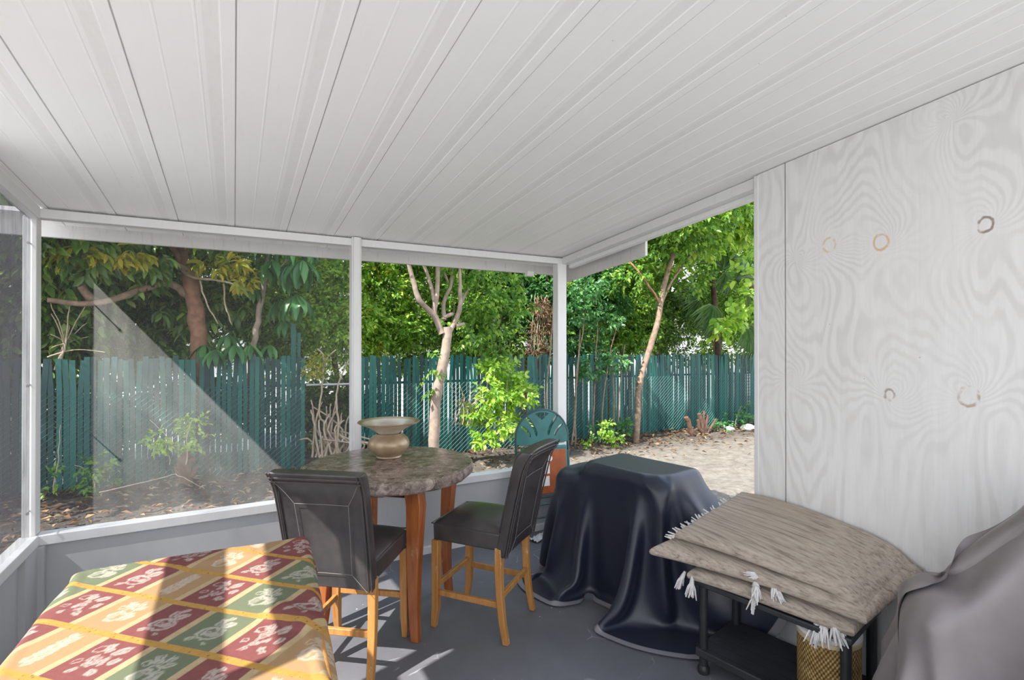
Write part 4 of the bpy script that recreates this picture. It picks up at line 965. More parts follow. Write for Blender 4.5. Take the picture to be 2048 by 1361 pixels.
# fence ------------------------------------------------------------
FY = 7.4
def fence(name, x0, x1, label, seed, xpost):
    rg_ = random.Random(seed); f = thing(name, label, 'fence', (x0, FY, 0))
    z0 = lambda x: gz(x) - 0.04
    m = MB(); x = x0 + 0.03
    while x < x1 - 0.02:
        top = 1.455 - 0.0075 * x + rg_.uniform(-0.035, 0.03) + (0.02 if rg_.random() < .1 else 0); wd = rg_.uniform(0.047, 0.056)
        lean = rg_.gauss(0, 0.012); dy = rg_.uniform(-0.006, 0.006); xm = x - x0; zb = z0(x) + rg_.uniform(0, 0.03); zm = 1.07 - 0.012 * x
        b = len(m.v); th = 0.005
        for z, o_, yy in ((zb, 0, 0), (zm, 0, 0), (top, lean, rg_.uniform(-.015, .015))):
            m.v += [(xm + o_ - wd / 2, dy + yy - th, z), (xm + o_ + wd / 2, dy + yy - th, z), (xm + o_ + wd / 2, dy + yy + th, z), (xm + o_ - wd / 2, dy + yy + th, z)]
        m.f.append((b + 3, b + 2, b + 1, b)); m.f.append((b + 8, b + 9, b + 10, b + 11))
        for k in (0, 4): m.f += [(b + k + i, b + k + (i + 1) % 4, b + k + 4 + (i + 1) % 4, b + k + 4 + i) for i in range(4)]
        x += rg_.uniform(0.057, 0.064) if rg_.random() > (0.06 if x < 1 else 0.16) else rg_.uniform(0.072, 0.09)
    part('slat_panel', m, SLAT, f)
    wv, wf = [], []; H0, H1 = -0.06, 1.06; w_ = MB(); step = 0.078
    for sgn in (1, -1):
        a = x0 - (H1 - H0)
        while a < x1 + (H1 - H0):
            xa, xb = (a, a + (H1 - H0) * 1.15) if sgn > 0 else (a + (H1 - H0) * 1.15, a); za, zb = H0, H1
            # clip to the panel
            def cl(xa, za, xb, zb):
                pts_ = []
                for tx in (x0, x1):
                    pass
                d = xb - xa; t0 = max(0, min((x0 - xa) / d, (x1 - xa) / d)); t1 = min(1, max((x0 - xa) / d, (x1 - xa) / d))
                return (t0, t1) if t1 - t0 > 0.02 else None
            c_ = cl(xa, za, xb, zb)
            if c_:
                p0 = Vector((xa + (xb - xa) * c_[0] - x0, -0.016 * sgn, za + (zb - za) * c_[0])); p1 = Vector((xa + (xb - xa) * c_[1] - x0, -0.016 * sgn, za + (zb - za) * c_[1]))
                for p in (p0, p1): p.z += -0.011 * (p.x + x0)
                w_.tube([p0, p1], 0.0025, 3, cap=False)
            a += step
    part('chain_link_mesh', w_, WIRE, f)
    part('top_rail', MB().tube([(0, 0.03, 1.075 - .011 * x0), (x1 - x0, 0.03, 1.075 - .011 * x1)], 0.018, 8), GREENPAINT, f, smooth=True)
    for x in xpost: part('post', MB().tube([(x - x0, 0.03, -0.15), (x - x0, 0.03, 1.09 - .011 * x)], 0.025, 10), GREENPAINT, f, smooth=True)
    return f
fl = fence('slatted_fence', -4.5, 0.86, 'green slatted chain-link fence on the left of the bare-stemmed shrub gap', 1, (-3.6, -1.2))
part('tall_slat', MB().box(5.17, 5.23, -0.004, 0.004, 0.6, 1.9).box(5.25, 5.29, -0.004, 0.004, 0.6, 1.78), SLAT, fl)
fr_ = fence('slatted_fence', 1.46, 12.5, 'green slatted chain-link fence behind the forked tree and leaning tree', 2, (1.5, 4.2, 7.0, 9.8))
gp = thing('fence_rail', 'bare galvanised rail bridging the gap between fence panels', 'fence rail', (0.86, FY, 0))
part('rail', MB().tube([(0, 0, 1.066), (0.62, 0, 1.058)], 0.019, 10), STEEL, gp, smooth=True)
# neighbour's house beyond the fence
h_ = thing('house', 'white stucco house glimpsed through the trees beyond the green fence', 'house', (4, 15.0, 0))
part('wall', MB().box(-13, 14, 0, 4, -0.2, 2.7), HOUSE, h_)
part('roof', MB().hexa([(-13.5, -0.5, 2.7), (14.5, -0.5, 2.7), (14.5, 5, 2.7), (-13.5, 5, 2.7)], [(-13.5, 2, 3.7), (14.5, 2, 3.7), (14.5, 2.2, 3.7), (-13.5, 2.2, 3.7)]), ROOFTILE, h_)
ob = thing('storage_bin', 'orange plastic bin seen through the slats by the corner post', 'bin', (5.55, 9.6, -0.12))
part('bin_body', MB().hexa([(-.3, -.2, 0), (.3, -.2, 0), (.3, .2, 0), (-.3, .2, 0)], [(-.36, -.26, 1.5), (.36, -.26, 1.5), (.36, .26, 1.5), (-.36, .26, 1.5)]), ORANGE, ob, bevel=0.03)
part('lid', MB().box(-.38, .38, -.28, .28, 1.5, 1.56), ORANGE, ob, bevel=0.02)

# foliage ----------------------------------------------------------
def unit(v): return v / np.maximum(np.linalg.norm(v, axis=-1, keepdims=True), 1e-9)
T4 = (np.array([(0, 0, 0), (.5, .45, .10), (0, 1, -.12), (-.5, .45, .10)]), [(0, 1, 2), (0, 2, 3)])
T8 = (np.array([(0, 0, 0), (.34, .22, .07), (0, .25, 0), (-.34, .22, .07), (.5, .52, .05), (0, .55, -.04), (-.5, .52, .05), (.3, .82, -.06), (0, .82, -.14), (-.3, .82, -.06), (0, 1.0, -.26)]),
      [(0, 1, 2), (0, 2, 3), (1, 4, 5), (1, 5, 2), (2, 5, 6), (2, 6, 3), (4, 7, 8), (4, 8, 5), (5, 8, 9), (5, 9, 6), (7, 10, 8), (8, 10, 9)])
def leaves_np(P, D, U, L, W, T=T4):
    tv, tf = T; n = len(P); D = unit(D); S = unit(np.cross(D, U)); N_ = np.cross(S, D)
    V = P[:, None] + S[:, None] * (tv[None, :, 0:1] * W[:, None, None]) + D[:, None] * (tv[None, :, 1:2] * L[:, None, None]) + N_[:, None] * (tv[None, :, 2:3] * L[:, None, None])
    F = (np.array(tf)[None] + (np.arange(n) * len(tv))[:, None, None]).reshape(-1)
    return V.reshape(-1, 3), F
def foliage(name, mat, parent, blobs, nsprig, leaflets, L, W, seed, T=T4, spr=0.16, droop=0.35, shell=0.55, origin=(0, 0, 0)):
    """blobs: (centre, radii) clumps; sprigs scattered through them, leaflets along each sprig"""
    rg_ = np.random.RandomState(seed); c = np.array([b[0] for b in blobs]); r = np.array([b[1] for b in blobs]); wv = np.prod(r, 1) ** (2 / 3); wv /= wv.sum()
    k = rg_.choice(len(blobs), nsprig, p=wv); d = unit(rg_.normal(0, 1, (nsprig, 3))); rad = rg_.uniform(shell ** 3, 1, nsprig) ** (1 / 3)
    base = c[k] + d * r[k] * rad[:, None]
    ax = unit(d * 0.8 + rg_.normal(0, .55, (nsprig, 3)) + np.array((0, 0, -droop)))
    up = unit(rg_.normal(0, .45, (nsprig, 3)) + np.array((-.25, -.25, 1.0))); side = unit(np.cross(ax, up))
    P, D, U, LL, WW = [], [], [], [], []
    for i in range(leaflets):
        t = (i // 2 + 0.3) / max(1, (leaflets / 2)); sg = 1 if i % 2 else -1
        last = i == leaflets - 1
        P.append(base + ax * (t * spr) + rg_.normal(0, .008, (nsprig, 3)))
        D.append(unit(ax * (1.0 if last else 0.55) + side * (0 if last else sg * 0.85) + np.array((0, 0, -droop * .6)) + rg_.normal(0, .2, (nsprig, 3)))); U.append(up + rg_.normal(0, .25, (nsprig, 3)))
        s_ = rg_.uniform(.7, 1.2, nsprig); LL.append(L * s_); WW.append(W * s_)
    V, F = leaves_np(np.concatenate(P), np.concatenate(D), np.concatenate(U), np.concatenate(LL), np.concatenate(WW), T)
    V = V - np.array(origin)
    return np_mesh(name, V, F, 3, mat, parent)
def blobset(rg_, cx, cy, cz_, rx, ry, rz, n, br=(0.3, 0.6)):
    out = []
    for _ in range(n):
        d = unit(rg_.normal(0, 1, 3)) * rg_.uniform(0.2, 1) ** 0.5; b = rg_.uniform(*br)
        out.append(((cx + d[0] * rx, cy + d[1] * ry, cz_ + d[2] * rz), (b * 1.2, b * 1.1, b * .8)))
    return out
def path(parent, name, pts_, r0, r1, mat, o, seed=0, wig=0.012, n=9):
    """smooth trunk or branch through the points"""
    rg_ = random.Random(seed); P = [Vector(p) - Vector(o) for p in pts_]; Q = []
    for i in range(len(P) - 1):
        p0, p1, p2, p3 = P[max(i - 1, 0)], P[i], P[i + 1], P[min(i + 2, len(P) - 1)]
        for k in range(4):
            t = k / 4; Q.append(0.5 * (2 * p1 + (p2 - p0) * t + (2 * p0 - 5 * p1 + 4 * p2 - p3) * t * t + (3 * p1 - p0 - 3 * p2 + p3) * t ** 3) + Vector((rg_.uniform(-wig, wig), rg_.uniform(-wig, wig), 0)) * (1 if i + k else 0))
    Q.append(P[-1]); m = len(Q); rr = [(r0 + (r1 - r0) * i / (m - 1)) * rg_.uniform(.93, 1.07) for i in range(m)]
    return MB().tube(Q, rr, n).build(name, mat, parent, smooth=True, sharp=80)
def px(Y, *uv): return [atY(u, v, Y if not isinstance(Y, (list, tuple)) else Y[i]) for i, (u, v) in enumerate(uv)]

# 1 broad-leaved tree on the left, behind the fence
Y = 8.1; o = atY(398, 720, Y); o = Vector((o.x, Y, gz(o.x) - 0.05))
T1 = thing('broad_leaved_tree', 'brown-barked tree with heavy arching bough and drooping glossy leaves', 'tree', o)
path(T1, 'trunk', [o] + px(Y, (400, 800), (398, 690), (388, 600), (378, 540), (372, 480), (380, 380)), 0.12, 0.085, BARK_RED, o, 1)
path(T1, 'branch', px([Y, Y - .1, Y - .3, Y - .5, Y - .5, Y - .6], (372, 590), (340, 568), (300, 574), (225, 600), (165, 608), (95, 600)), 0.05, 0.028, BARK, o, 2)
path(T1, 'branch', px([Y - .4, Y - .4, Y - .5, Y - .6], (185, 605), (165, 575), (140, 540), (100, 505)), 0.05, 0.03, BARK, o, 3)
path(T1, 'branch', px([Y, Y - .3, Y - .6, Y - .9, Y - 1.0], (385, 545), (330, 520), (275, 530), (215, 520), (175, 515)), 0.03, 0.014, TWIG, o, 4)
path(T1, 'branch', px([Y, Y - .4, Y - .7, Y - .9], (350, 530), (385, 555), (430, 560), (465, 568)), 0.022, 0.01, TWIG, o, 5)
path(T1, 'branch', px([Y - .5, Y - .5, Y - .6], (400, 562), (415, 610), (436, 648)), 0.013, 0.006, TWIG, o, 6)
path(T1, 'branch', px([Y - .5, Y - .5, Y - .6], (447, 568), (452, 610), (464, 650)), 0.013, 0.006, TWIG, o, 7)
path(T1, 'branch', px([Y, Y, Y], (378, 540), (400, 490), (430, 430)), 0.06, 0.05, BARK_RED, o, 8)
path(T1, 'branch', px([Y, Y, Y], (380, 545), (345, 495), (320, 430)), 0.05, 0.04, BARK_RED, o, 9)
path(T1, 'branch', px([Y - .8, Y - .9, Y - 1.], (230, 530), (195, 490), (160, 455)), 0.014, 0.008, TWIG, o, 10)
rg = np.random.RandomState(11)
bl = [(tuple(atY(u, v, Y - d)), (.34, .3, .22)) for u, v, d in ((100, 500, .7), (150, 500, .9), (120, 560, .3), (210, 500, .8), (260, 540, .2), (300, 500, .6), (430, 490, .4), (230, 470, .6), (330, 450, .7), (150, 440, .5), (320, 600, -.5), (420, 640, -.4), (170, 660, -.6), (260, 640, -.9), (480, 600, -.3), (110, 640, -.8), (400, 420, .3))]
bl += blobset(rg, o.x - 0.4, Y - .4, 3.9, 2.0, 1.3, .8, 22, (.3, .5)) + blobset(rg, -2.9, 6.25, 3.5, 2.4, .6, .45, 34, (.3, .46))  # second blob set is an unseen crown added to shade the fence
foliage('foliage', L_DARK, T1, bl, 2700, 7, 0.17, 0.07, 12, T8, 0.12, 0.75, 0.3, o)
bl = [(tuple(atY(u, v, Y - d)), (.15, .15, .1)) for u, v, d in ((180, 500, 1.0), (260, 505, 1.0), (205, 510, .9), (420, 530, .7), (475, 535, .7), (455, 515, .6), (490, 560, .7), (130, 510, .9))]
o_y = foliage('sunlit_or_young_leaves', L_YELLOW, T1, bl, 95, 6, 0.13, 0.045, 13, T8, 0.08, 0.6, 0.1, o); o_y['label'] = 'yellow-green young leaves'
# 2 schefflera with big drooping palmate leaves
Y = 7.85; o = atY(505, 720, Y); o = Vector((o.x, Y, gz(o.x) - .05))
T2 = thing('umbrella_tree', 'slim tree with big palmate drooping leaves left of the middle post', 'tree', o)
path(T2, 'trunk', [o] + px(Y, (503, 760), (508, 690), (518, 630), (528, 570), (533, 530), (545, 480)), 0.045, 0.035, BARK_PALE, o, 1)
path(T2, 'branch', px(Y, (528, 575), (555, 540), (580, 515)), 0.02, 0.012, BARK_PALE, o, 2)
P, D, U, LL, WW = [], [], [], [], []
rg = np.random.RandomState(21)
for (u, v, d, n_, L) in ((585, 525, .5, 11, .36), (605, 520, .6, 9, .34), (592, 590, .5, 11, .34), (560, 600, .3, 8, .28), (525, 530, .3, 9, .3), (545, 520, .4, 9, .3), (470, 690, .5, 10, .26), (430, 700, .5, 9, .24), (500, 690, .4, 9, .24), (455, 670, .3, 8, .24), (540, 690, .3, 8, .22), (500, 560, .1, 9, .28), (570, 640, .1, 8, .25), (410, 690, .2, 8, .24), (600, 480, .5, 10, .33), (550, 470, .3, 10, .33), (500, 470, .2, 10, .3), (640, 470, .3, 10, .33)):
    c = np.array(atY(u, v, Y - d))
    for k in range(n_):
        a = 2 * math.pi * k / n_ + rg.uniform(-.2, .2); dr = np.array((math.cos(a), math.sin(a), rg.uniform(-1.6, -.75)))
        P.append(c); D.append(dr); U.append((math.cos(a) * .8, math.sin(a) * .8, 1.0)); LL.append(L * 1.22 * rg.uniform(.8, 1.1)); WW.append(L * .34)
P, D, U = map(np.array, (P, D, U)); V, F = leaves_np(P, D, U, np.array(LL), np.array(WW), T8)
np_mesh('foliage', V - np.array(o), F, 3, L_BLUE, T2)
# 3 forked tree in the middle, in front of the fence
Y = 6.55; o = atY(868, 905, Y); o = Vector((o.x, Y, gz(o.x) - .06))
T3 = thing('forked_tree', 'pale-barked forked tree behind the round table, branches spreading like a hand', 'tree', o)
path(T3, 'trunk', [o] + px(Y, (868, 880), (872, 800), (884, 740), (893, 690), (894, 655)), 0.075, 0.062, BARK_PALE, o, 1, 0.006, 12)
for k, (ys, uv, r0, r1) in enumerate([((0, 0, -.1, -.1, -.1), ((884, 668), (868, 632), (838, 600), (826, 560), (813, 510)), .05, .026), ((0, 0, .1, .15), ((868, 635), (868, 600), (858, 560), (840, 510)), .034, .02), ((0, 0, .1), ((868, 628), (874, 580), (876, 505)), .04, .026),
        ((0, .1, .1, .1), ((888, 640), (888, 605), (903, 565), (905, 505)), .032, .02), ((0, 0, -.1, -.1, 0), ((897, 668), (912, 640), (920, 612), (920, 570), (919, 505)), .04, .02), ((0, 0), ((886, 635), (906, 628)), .032, .026), ((0, .2, .4), ((921, 612), (940, 570), (975, 520)), .025, .014), ((0, 0), ((912, 652), (928, 648)), .03, .024)]):
    path(T3, 'branch', px([Y + q for q in ys], *uv), r0, r1, BARK_PALE, o, 20 + k, 0.004)
rg = np.random.RandomState(31)
bl = [(tuple(atY(u, v, Y + d)), (a, a, a * .75)) for u, v, d, a in ((960, 560, .1, .28), (1010, 560, .2, .3), (1040, 600, .3, .25), (960, 610, .2, .3), (1000, 640, .2, .28), (950, 670, .1, .22), (990, 700, .3, .25), (930, 540, .1, .2), (1020, 530, .3, .25), (900, 520, .2, .2), (860, 740, -.1, .1), (870, 700, -.1, .09), (878, 775, -.1, .1), (985, 590, 0, .2))]
bl += blobset(rg, o.x + .2, Y, 3.5, 1.2, 1.0, .6, 14, (.25, .42))
foliage('foliage', L_MID, T3, bl, 1050, 9, 0.085, 0.045, 32, T4, 0.17, 0.5, 0.25, o)
# 4 leaning slim tree on the right
Y = 6.9; o = atY(1270, 880, Y); o = Vector((o.x, Y, gz(o.x) - .05))
T4_ = thing('leaning_tree', 'slim leaning tree with bare grey trunk before the right fence', 'tree', o)
path(T4_, 'trunk', [o] + px(Y, (1273, 860), (1277, 780), (1286, 740), (1305, 680), (1318, 630), (1325, 585), (1340, 530), (1360, 470)), 0.06, 0.042, BARK, o, 1, 0.008, 12)
path(T4_, 'branch', px([Y, Y, Y - .2], (1322, 610), (1345, 560), (1390, 500)), 0.03, 0.02, BARK, o, 2)
path(T4_, 'branch', px([Y, Y, Y + .2], (1322, 610), (1290, 560), (1255, 520)), 0.025, 0.014, BARK_RED, o, 3)
rg = np.random.RandomState(41); c = atY(1350, 520, Y)
bl = [(tuple(atY(u, v, Y + d)), (a, a, a * .75)) for u, v, d, a in ((1330, 500, 0, .45), (1260, 540, .3, .4), (1390, 470, -.2, .45), (1420, 430, -.2, .45), (1300, 580, .4, .3), (1380, 560, .3, .35), (1450, 410, 0, .5))]
bl += blobset(rg, c.x + .1, Y, 4.2, 1.7, 1.2, .8, 18, (.35, .55))
foliage('foliage', L_MID, T4_, bl, 1700, 9, 0.105, 0.055, 42, T4, 0.19, 0.45, 0.3, o)
# 5 bright big-leaved tree on the far right
Y = 7.0; o = Vector((9.75, 6.9, gz(9.75) - .05)); rg = np.random.RandomState(51)
T5 = thing('bright_tree', 'sunlit tree with bright yellow-green leaves beside the plywood wall', 'tree', o)
path(T5, 'trunk', [o, o + Vector((.1, 0, 1.2)), o + Vector((.2, 0, 2.4)), o + Vector((.1, 0, 3.8))], .09, .05, BARK, o, 1)
for k in range(4): path(T5, 'branch', [o + Vector((.2, 0, 2.0 + k * .3)), o + Vector((-.3 + .3 * k, -.2, 2.6 + k * .3)), o + Vector((-.8 + .6 * k, -.4, 3.0 + k * .4))], .03, .012, BARK, o, k)
bl = [(tuple(atY(u, v, Y + d)), (a, a * .8, a * .7)) for u, v, d, a in ((1470, 630, -.6, .32), (1500, 600, -.7, .3), (1440, 650, -.4, .22), (1490, 560, -.3, .3), (1400, 490, 0, .5), (1450, 450, .1, .5), (1490, 420, -.1, .5), (1360, 470, .3, .5), (1340, 520, .5, .45), (1500, 500, .2, .4), (1420, 400, .2, .5), (1500, 360, 0, .6))]
bl += blobset(rg, 8.6, 7.2, 4.6, 1.8, 1.1, .7, 16, (.4, .6))
foliage('foliage', L_BRIGHT, T5, bl, 1150, 8, 0.15, 0.085, 52, T8, 0.2, 0.35, 0.3, o)
# 6 fan palm
Y = 7.9; o = atY(1440, 700, Y); o = Vector((o.x, Y, gz(o.x) - .05))
T6 = thing('fan_palm', 'fan palm with folded dark green fronds among the right trees', 'palm', o)
top = atY(1425, 560, Y)
path(T6, 'trunk', [o, (o + top) / 2 + Vector((.05, 0, 0)), top], .075, .06, simple('palm_trunk', (0.11, 0.075, 0.055), 0.95, var=0.4), o, 3)
def frond(c, d, L, nb, seed, name='frond'):
    rg_ = np.random.RandomState(seed); c = np.array(c); d = unit(np.array(d, float)); s_ = unit(np.cross(d, (0.2, -1, 0.3))); P, D, U = [], [], []
    for k in range(nb):
        a = (k / (nb - 1) - .5) * 2.5; P.append(c); D.append(d * math.cos(a) + s_ * math.sin(a) + np.array((0, 0, -.12))); U.append((0.1 * math.sin(k), -1, .5 + .5 * (k % 2)))
    V, F = leaves_np(np.array(P), np.array(D), np.array(U), L * rg_.uniform(.85, 1.05, nb), np.full(nb, L * .075), T8)
    return np_mesh(name, V - np.array(o), F, 3, L_PALM, T6)
frond(atY(1450, 545, Y - .5), (.15, -.2, -1), 0.55, 22, 1); frond(atY(1425, 610, Y - .6), (-.2, -.2, -1), 0.75, 26, 2); frond(atY(1490, 650, Y - .8), (.4, -.3, -1), 0.75, 24, 3)
frond(atY(1445, 540, Y - .3), (0, -.1, 1), 0.8, 24, 4); frond(atY(1400, 600, Y - .2), (-1, -.2, -.1), 0.7, 24, 5); frond(atY(1470, 560, Y - .3), (1, -.2, .2), 0.8, 24, 6)
# 7 hedge trees row beyond the fence
ROW = [(-3.6, 8.9, L_DARK, 'dark leafy tree at the far left end beyond the fence'), (-2.45, 8.35, L_DARK, 'dark leafy tree by the left corner post, beyond the fence'), (-1.4, 9.6, L_DARK, 'dark tree standing behind the arching bough'), (0.5, 9.1, L_MID, 'green tree behind the big palmate leaves'), (1.6, 8.5, L_BRIGHT, 'bright small-leaved tree just beyond the fence gap and middle post'),
       (3.0, 8.7, L_MID, 'small-leaved tree behind the pale forked tree'), (4.4, 8.9, L_DARK, 'dense dark tree over the orange bin'), (5.8, 8.4, L_BLUE, 'blue-green leafy tree right of the corner post'), (7.3, 8.7, L_MID, 'mid green tree behind the slim leaning trunk'), (9.0, 9.2, L_DARK, 'dark tree behind the fan palm'), (11.0, 8.9, L_MID, 'green tree at the far right end of the fence'), (13.2, 9.4, L_DARK, 'dark tree past the far right fence end')]
for i, (x, y, mat, lab) in enumerate(ROW):
    rg = np.random.RandomState(100 + i); o = Vector((x, y, gz(x) - .08)); tr_ = thing('hedge_tree', lab, 'tree', o, 0, 'tall trees beyond the fence')
    for k in range(3):
        a = rg.uniform(0, 6.28); b = o + Vector((math.cos(a) * .25, math.sin(a) * .2, 0))
        path(tr_, 'trunk', [b, b + Vector((rg.normal(0, .12), rg.normal(0, .1), 1.2)), b + Vector((rg.normal(0, .3), rg.normal(0, .2), 2.4)), b + Vector((rg.normal(0, .5), rg.normal(0, .3), 3.6))], rg.uniform(.03, .06), .02, BARK_RED if k % 2 else BARK, o, i * 5 + k)
    bl = blobset(rg, x, y, 2.45, 1.1, .6, 1.35, 40, (.26, .46)) + blobset(rg, x, y, 4.5, 1.1, .7, .9, 10, (.4, .6))
    big = mat is L_DARK and i in (0, 1, 2)
    if big: foliage('foliage', mat, tr_, bl, 2300, 7, .15, .065, 200 + i, T8, .14, .6, .3, o)
    foliage('sunlit_or_young_leaves', L_BRIGHT if mat is not L_BRIGHT else L_YELLOW, tr_, bl, 260 if mat is L_BRIGHT else 620, 8, .07, .04, 500 + i, T4, .15, .2, .75, o)  # brighter leaf colour on the outer shell stands in for sunlit foliage
    if not big: foliage('foliage', mat, tr_, bl, 4200, 9, .075 if mat is not L_BLUE else .09, .042, 200 + i, T4, .17, .35, .3, o)
for i, (x, lab) in enumerate(((-3.4, 'low dark shrub behind the far left end of the fence'), (-1.9, 'low dark shrub behind the fence under the arching bough'), (-0.4, 'low dark shrub behind the fence below the big palmate leaves'), (1.35, 'low dark shrub behind the bare-stemmed shrub in the fence gap'))):
    o = Vector((x, 8.6, gz(x) - .08)); r = thing('dark_shrub', lab, 'shrub', o, 0, 'dark shrubs behind the left fence and its gap'); rg = np.random.RandomState(600 + i)
    path(r, 'stem', [o, o + Vector((.05, 0, .5)), o + Vector((.1, .05, 1.0))], .03, .015, BARK, o, i)
    foliage('foliage', L_DARK, r, blobset(rg, x, 8.6, .6, .7, .3, .45, 16, (.25, .36)), 900, 7, .10, .05, 610 + i, T4, .14, .3, .3, o)
# 8 thin stems and shrubs at the right fence
def shrub(name, label, u, v, Y, stems, fol, mat, seed, L=.07, W=.04, T=T4, sm=TWIG, n=80, cat='shrub', sw=.007):
    o = atY(u, v, Y); o = Vector((o.x, Y, gz(o.x) - .04)); r = thing(name, label, cat, o); rg_ = random.Random(seed)
    for k, s_ in enumerate(stems): path(r, 'stem', px(Y + rg_.uniform(-.1, .1), *s_), sw, sw * .5, sm, o, seed + k, .012, 6)
    if fol: foliage('foliage', mat, r, [(tuple(atY(a, b, Y + rg_.uniform(-.15, .1))), (q, q, q * .8)) for a, b, q in fol], n, 7, L, W, seed, T, .1, .3, .2, o)
    return r
shrub('sapling_thicket', 'thicket of thin bare saplings right of the corner post', 1170, 900, 6.95, [((1150, 895), (1152, 780), (1160, 660)), ((1143, 890), (1160, 700), (1175, 600)), ((1185, 885), (1190, 780), (1195, 640)), ((1205, 880), (1210, 760), (1235, 650)), ((1235, 870), (1240, 760), (1250, 690)), ((1090, 820), (1100, 700), (1107, 600)), ((1225, 880), (1228, 800), (1222, 700))], [(1190, 830, .0), (1240, 850, .15), (1200, 860, .14), (1230, 720, .22), (1180, 740, .2), (1160, 620, .25), (1210, 640, .25), (1180, 580, .3)], L_BLUE, 61, .085, .05, T4, BARK, 260, 'saplings', .016)
shrub('leafy_shrub', 'bushy shrub with bright compound leaves right of the forked tree', 985, 905, 6.5, [((985, 905), (980, 840), (960, 780)), ((985, 905), (1000, 840), (1015, 760)), ((985, 905), (990, 820), (990, 740))], [(985, 790, .2), (1020, 800, .2), (950, 830, .14), (1000, 850, .2), (1030, 850, .16), (970, 880, .12), (1020, 750, .2), (985, 740, .2), (1050, 790, .16)], L_BRIGHT, 62, .085, .05, T4, TWIG, 330)
shrub('dry_twig_bush', 'pale dry twigs tangled beside the forked tree trunk', 915, 900, 6.6, [((905 + k * 5, 850), (915 + (k * 13) % 40, 800), (895 + (k * 29) % 90, 765 + (k * 17) % 60)) for k in range(16)], [], None, 63)
shrub('bare_stem_shrub', 'tan bare-stemmed shrub growing through the fence gap', 650, 915, 7.3, [((652, 915), (648, 850), (640, 830), (645, 770), (650, 725), (672, 700)), ((650, 730), (645, 710), (636, 698)), ((640, 915), (628, 850), (622, 820)), ((665, 915), (660, 850), (662, 808)), ((675, 915), (676, 850), (672, 800), (680, 760), (697, 720)), ((640, 915), (620, 880), (600, 880)), ((686, 915), (690, 860), (700, 830))] + [((640 + k * 5, 915), (645 + k * 6, 890), (640 + (k * 17) % 60, 862 + (k * 7) % 20)) for k in range(22)] + [((625 + k * 7, 915), (630 + (k * 23) % 60, 860), (622 + (k * 31) % 75, 800 + (k * 13) % 50)) for k in range(10)], [(636, 720, .12), (625, 740, .12)], L_YELLOW, 64, .05, .03, T4, TWIG, 30, 'shrub', .017)
shrub('bare_twig_bush', 'tangle of bare pale twigs above the fence by the corner', 120, 760, 7.6, [((110, 740), (130, 690), (100 + (k * 37) % 110, 600 + (k * 23) % 110)) for k in range(11)] + [((95, 715), (150, 700), (210, 705))], [], None, 65, cat='shrub', sw=.009)
shrub('low_plant', 'small leafy weed at the fence foot near the left corner', 170, 975, 7.1, [((108, 985), (116, 920), (122, 850)), ((190, 975), (175, 940), (150, 930))], [(190, 935, .12), (175, 965, .1), (95, 960, .1), (205, 960, .1)], L_MID, 66, .06, .035, T4, TWIG, 40, 'weed')
shrub('low_plant', 'yellow-green weed beside the brown stump seen through the screen', 370, 930, 7.0, [((372, 930), (375, 880), (385, 840)), ((340, 930), (335, 880), (300, 840))], [(380, 850, .14), (310, 880, .13), (345, 890, .1), (395, 880, .1)], L_BRIGHT, 67, .07, .04, T4, TWIG, 55, 'weed')
shrub('low_plant', 'leafy weeds at the foot of the right fence by stones', 1470, 850, 6.9, [((1470, 850), (1475, 830), (1480, 815))], [(1470, 840, .2), (1495, 825, .16), (1440, 850, .14)], L_BLUE, 68, .07, .04, T4, TWIG, 50, 'weed')
shrub('low_plant', 'pale weed clump under the saplings behind the navy cloth', 1200, 885, 6.7, [((1200, 885), (1205, 870), (1212, 850))], [(1215, 860, .12), (1230, 880, .1), (1180, 885, .1)], L_BRIGHT, 69, .06, .04, T4, TWIG, 40, 'weed')
shrub('dead_palm_skirt', 'hanging dead brown foliage on vine beside the corner post', 1085, 640, 7.7, [((1085 + (k * 7) % 30 - 15, 590 + (k * 5) % 30), (1075 + (k * 11) % 40 - 10, 640), (1062 + (k * 13) % 50, 700 + (k * 3) % 30)) for k in range(14)], [(1085, 620, .18), (1080, 660, .2), (1075, 700, .16)], L_BROWN, 70, .1, .018, T4, TWIG, 120, 'dead foliage')
# stumps and stones
STUMP = simple('dark_stump_bark', (0.13, 0.075, 0.05), 0.95, var=0.4, sc=14, bump=0.6, bsc=40)
def stump(label, u, v, Y, pts_, seed, mat=STUMP):
    o = atY(u, v, Y); o = Vector((o.x, Y, gz(o.x) - .05)); r = thing('tree_stump', label, 'stump', o)
    for k, (a, b, r0, r1) in enumerate(pts_): path(r, 'stub', px(Y, *[(u, v), a, b]), r0, r1, mat, o, seed + k, .012, 9)
    return r
stump('brown cut stump leaning at the right fence foot', 1385, 872, 6.9, [((1378, 850), (1372, 835), .05, .045)], 1)
stump('clump of brown broken stubs beside the cut stump', 1410, 870, 6.9, [((1403, 850), (1398, 828), .05, .04), ((1412, 850), (1415, 830), .04, .03), ((1422, 855), (1432, 838), .03, .015), ((1408, 850), (1408, 822), .03, .02), ((1400, 860), (1395, 840), .04, .03)], 5)
stump('shaggy brown stump behind the screen below left fence', 372, 965, 7.0, [((368, 940), (360, 915), .07, .04), ((376, 940), (384, 915), .06, .03), ((372, 935), (372, 905), .07, .04), ((362, 950), (352, 935), .04, .02), ((385, 950), (396, 930), .04, .02)], 9)
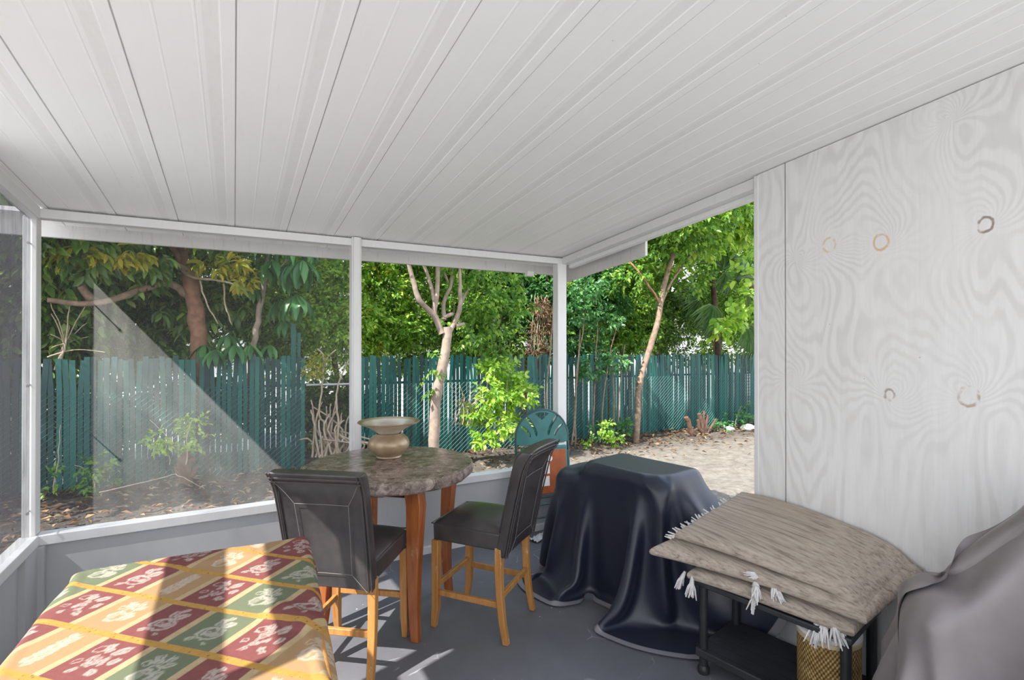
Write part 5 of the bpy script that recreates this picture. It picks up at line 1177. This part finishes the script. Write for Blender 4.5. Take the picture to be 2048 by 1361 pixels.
def stone(label, u, v, Y, s_, seed):
    rg_ = np.random.RandomState(seed); bm = bmesh.new(); bmesh.ops.create_icosphere(bm, subdivisions=3, radius=1)
    for q in bm.verts: q.co = Vector((q.co.x * s_ * 1.3, q.co.y * s_, q.co.z * s_ * .6)) * (1 + .12 * math.sin(q.co.x * 5 + seed) * math.cos(q.co.y * 4) + .05 * rg_.normal())
    me_ = bpy.data.meshes.new('stone'); bm.to_mesh(me_); bm.free(); ob_ = link('stone', me_, STONE, None, smooth=True, sharp=50); p = atY(u, v, Y); ob_.location = (p.x, Y, gz(p.x) + s_ * .1)
    tag(ob_, label, 'stone')
stone('largest pale stone at the right fence foot by plywood', 1497, 862, 6.8, .13, 1); stone('small pale stone left of the largest one', 1458, 862, 6.9, .09, 2); stone('pale stone touching the plywood wall edge in view', 1512, 868, 6.7, .1, 3)
# fallen sticks and litter
o = atY(370, 960, 6.3); r = thing('fallen_stick', 'long bent dry stick lying on the mulch behind the screen', 'stick', (o.x, 6.3, gz(o.x)))
path(r, 'stick', [atY(200, 985, 6.6), atY(300, 962, 6.6), atY(352, 948, 6.6)], .006, .004, TWIG, (o.x, 6.3, gz(o.x)), 1)
path(r, 'twig', [atY(352, 948, 6.6), atY(385, 965, 6.5), atY(410, 978, 6.4)], .005, .003, TWIG, (o.x, 6.3, gz(o.x)), 2)
rg = np.random.RandomState(77); n_ = 3600
P = np.stack([rg.uniform(-4, 11, n_), 7.35 - np.abs(rg.normal(0, 1.25, n_)), np.zeros(n_)], -1); P = P[(P[:, 1] > 3.95)]; keep = rg.uniform(0, 1, len(P)) < np.where(P[:, 0] < 2.2, 1.0, np.clip((P[:, 1] - 5.4) / 1.6, 0.04, 1)); P = P[keep]
P[:, 2] = np.array([gz(x) for x in P[:, 0]]) - .012 + rg.uniform(0, .012, len(P)) + 0.03 * np.clip(P[:, 1] - 6.4, 0, 1)
D = rg.normal(0, 1, P.shape) * (1, 1, .15); U = rg.normal(0, .25, P.shape) + (0, 0, 1)
V, F = leaves_np(P, D, U, rg.uniform(.05, .13, len(P)), rg.uniform(.02, .05, len(P)), T4)
lt = np_mesh('leaf_litter', V, F, 3, L_BROWN); tag(lt, 'dry fallen leaves scattered over the dark mulch along the fence', 'leaf litter', None, 'stuff')
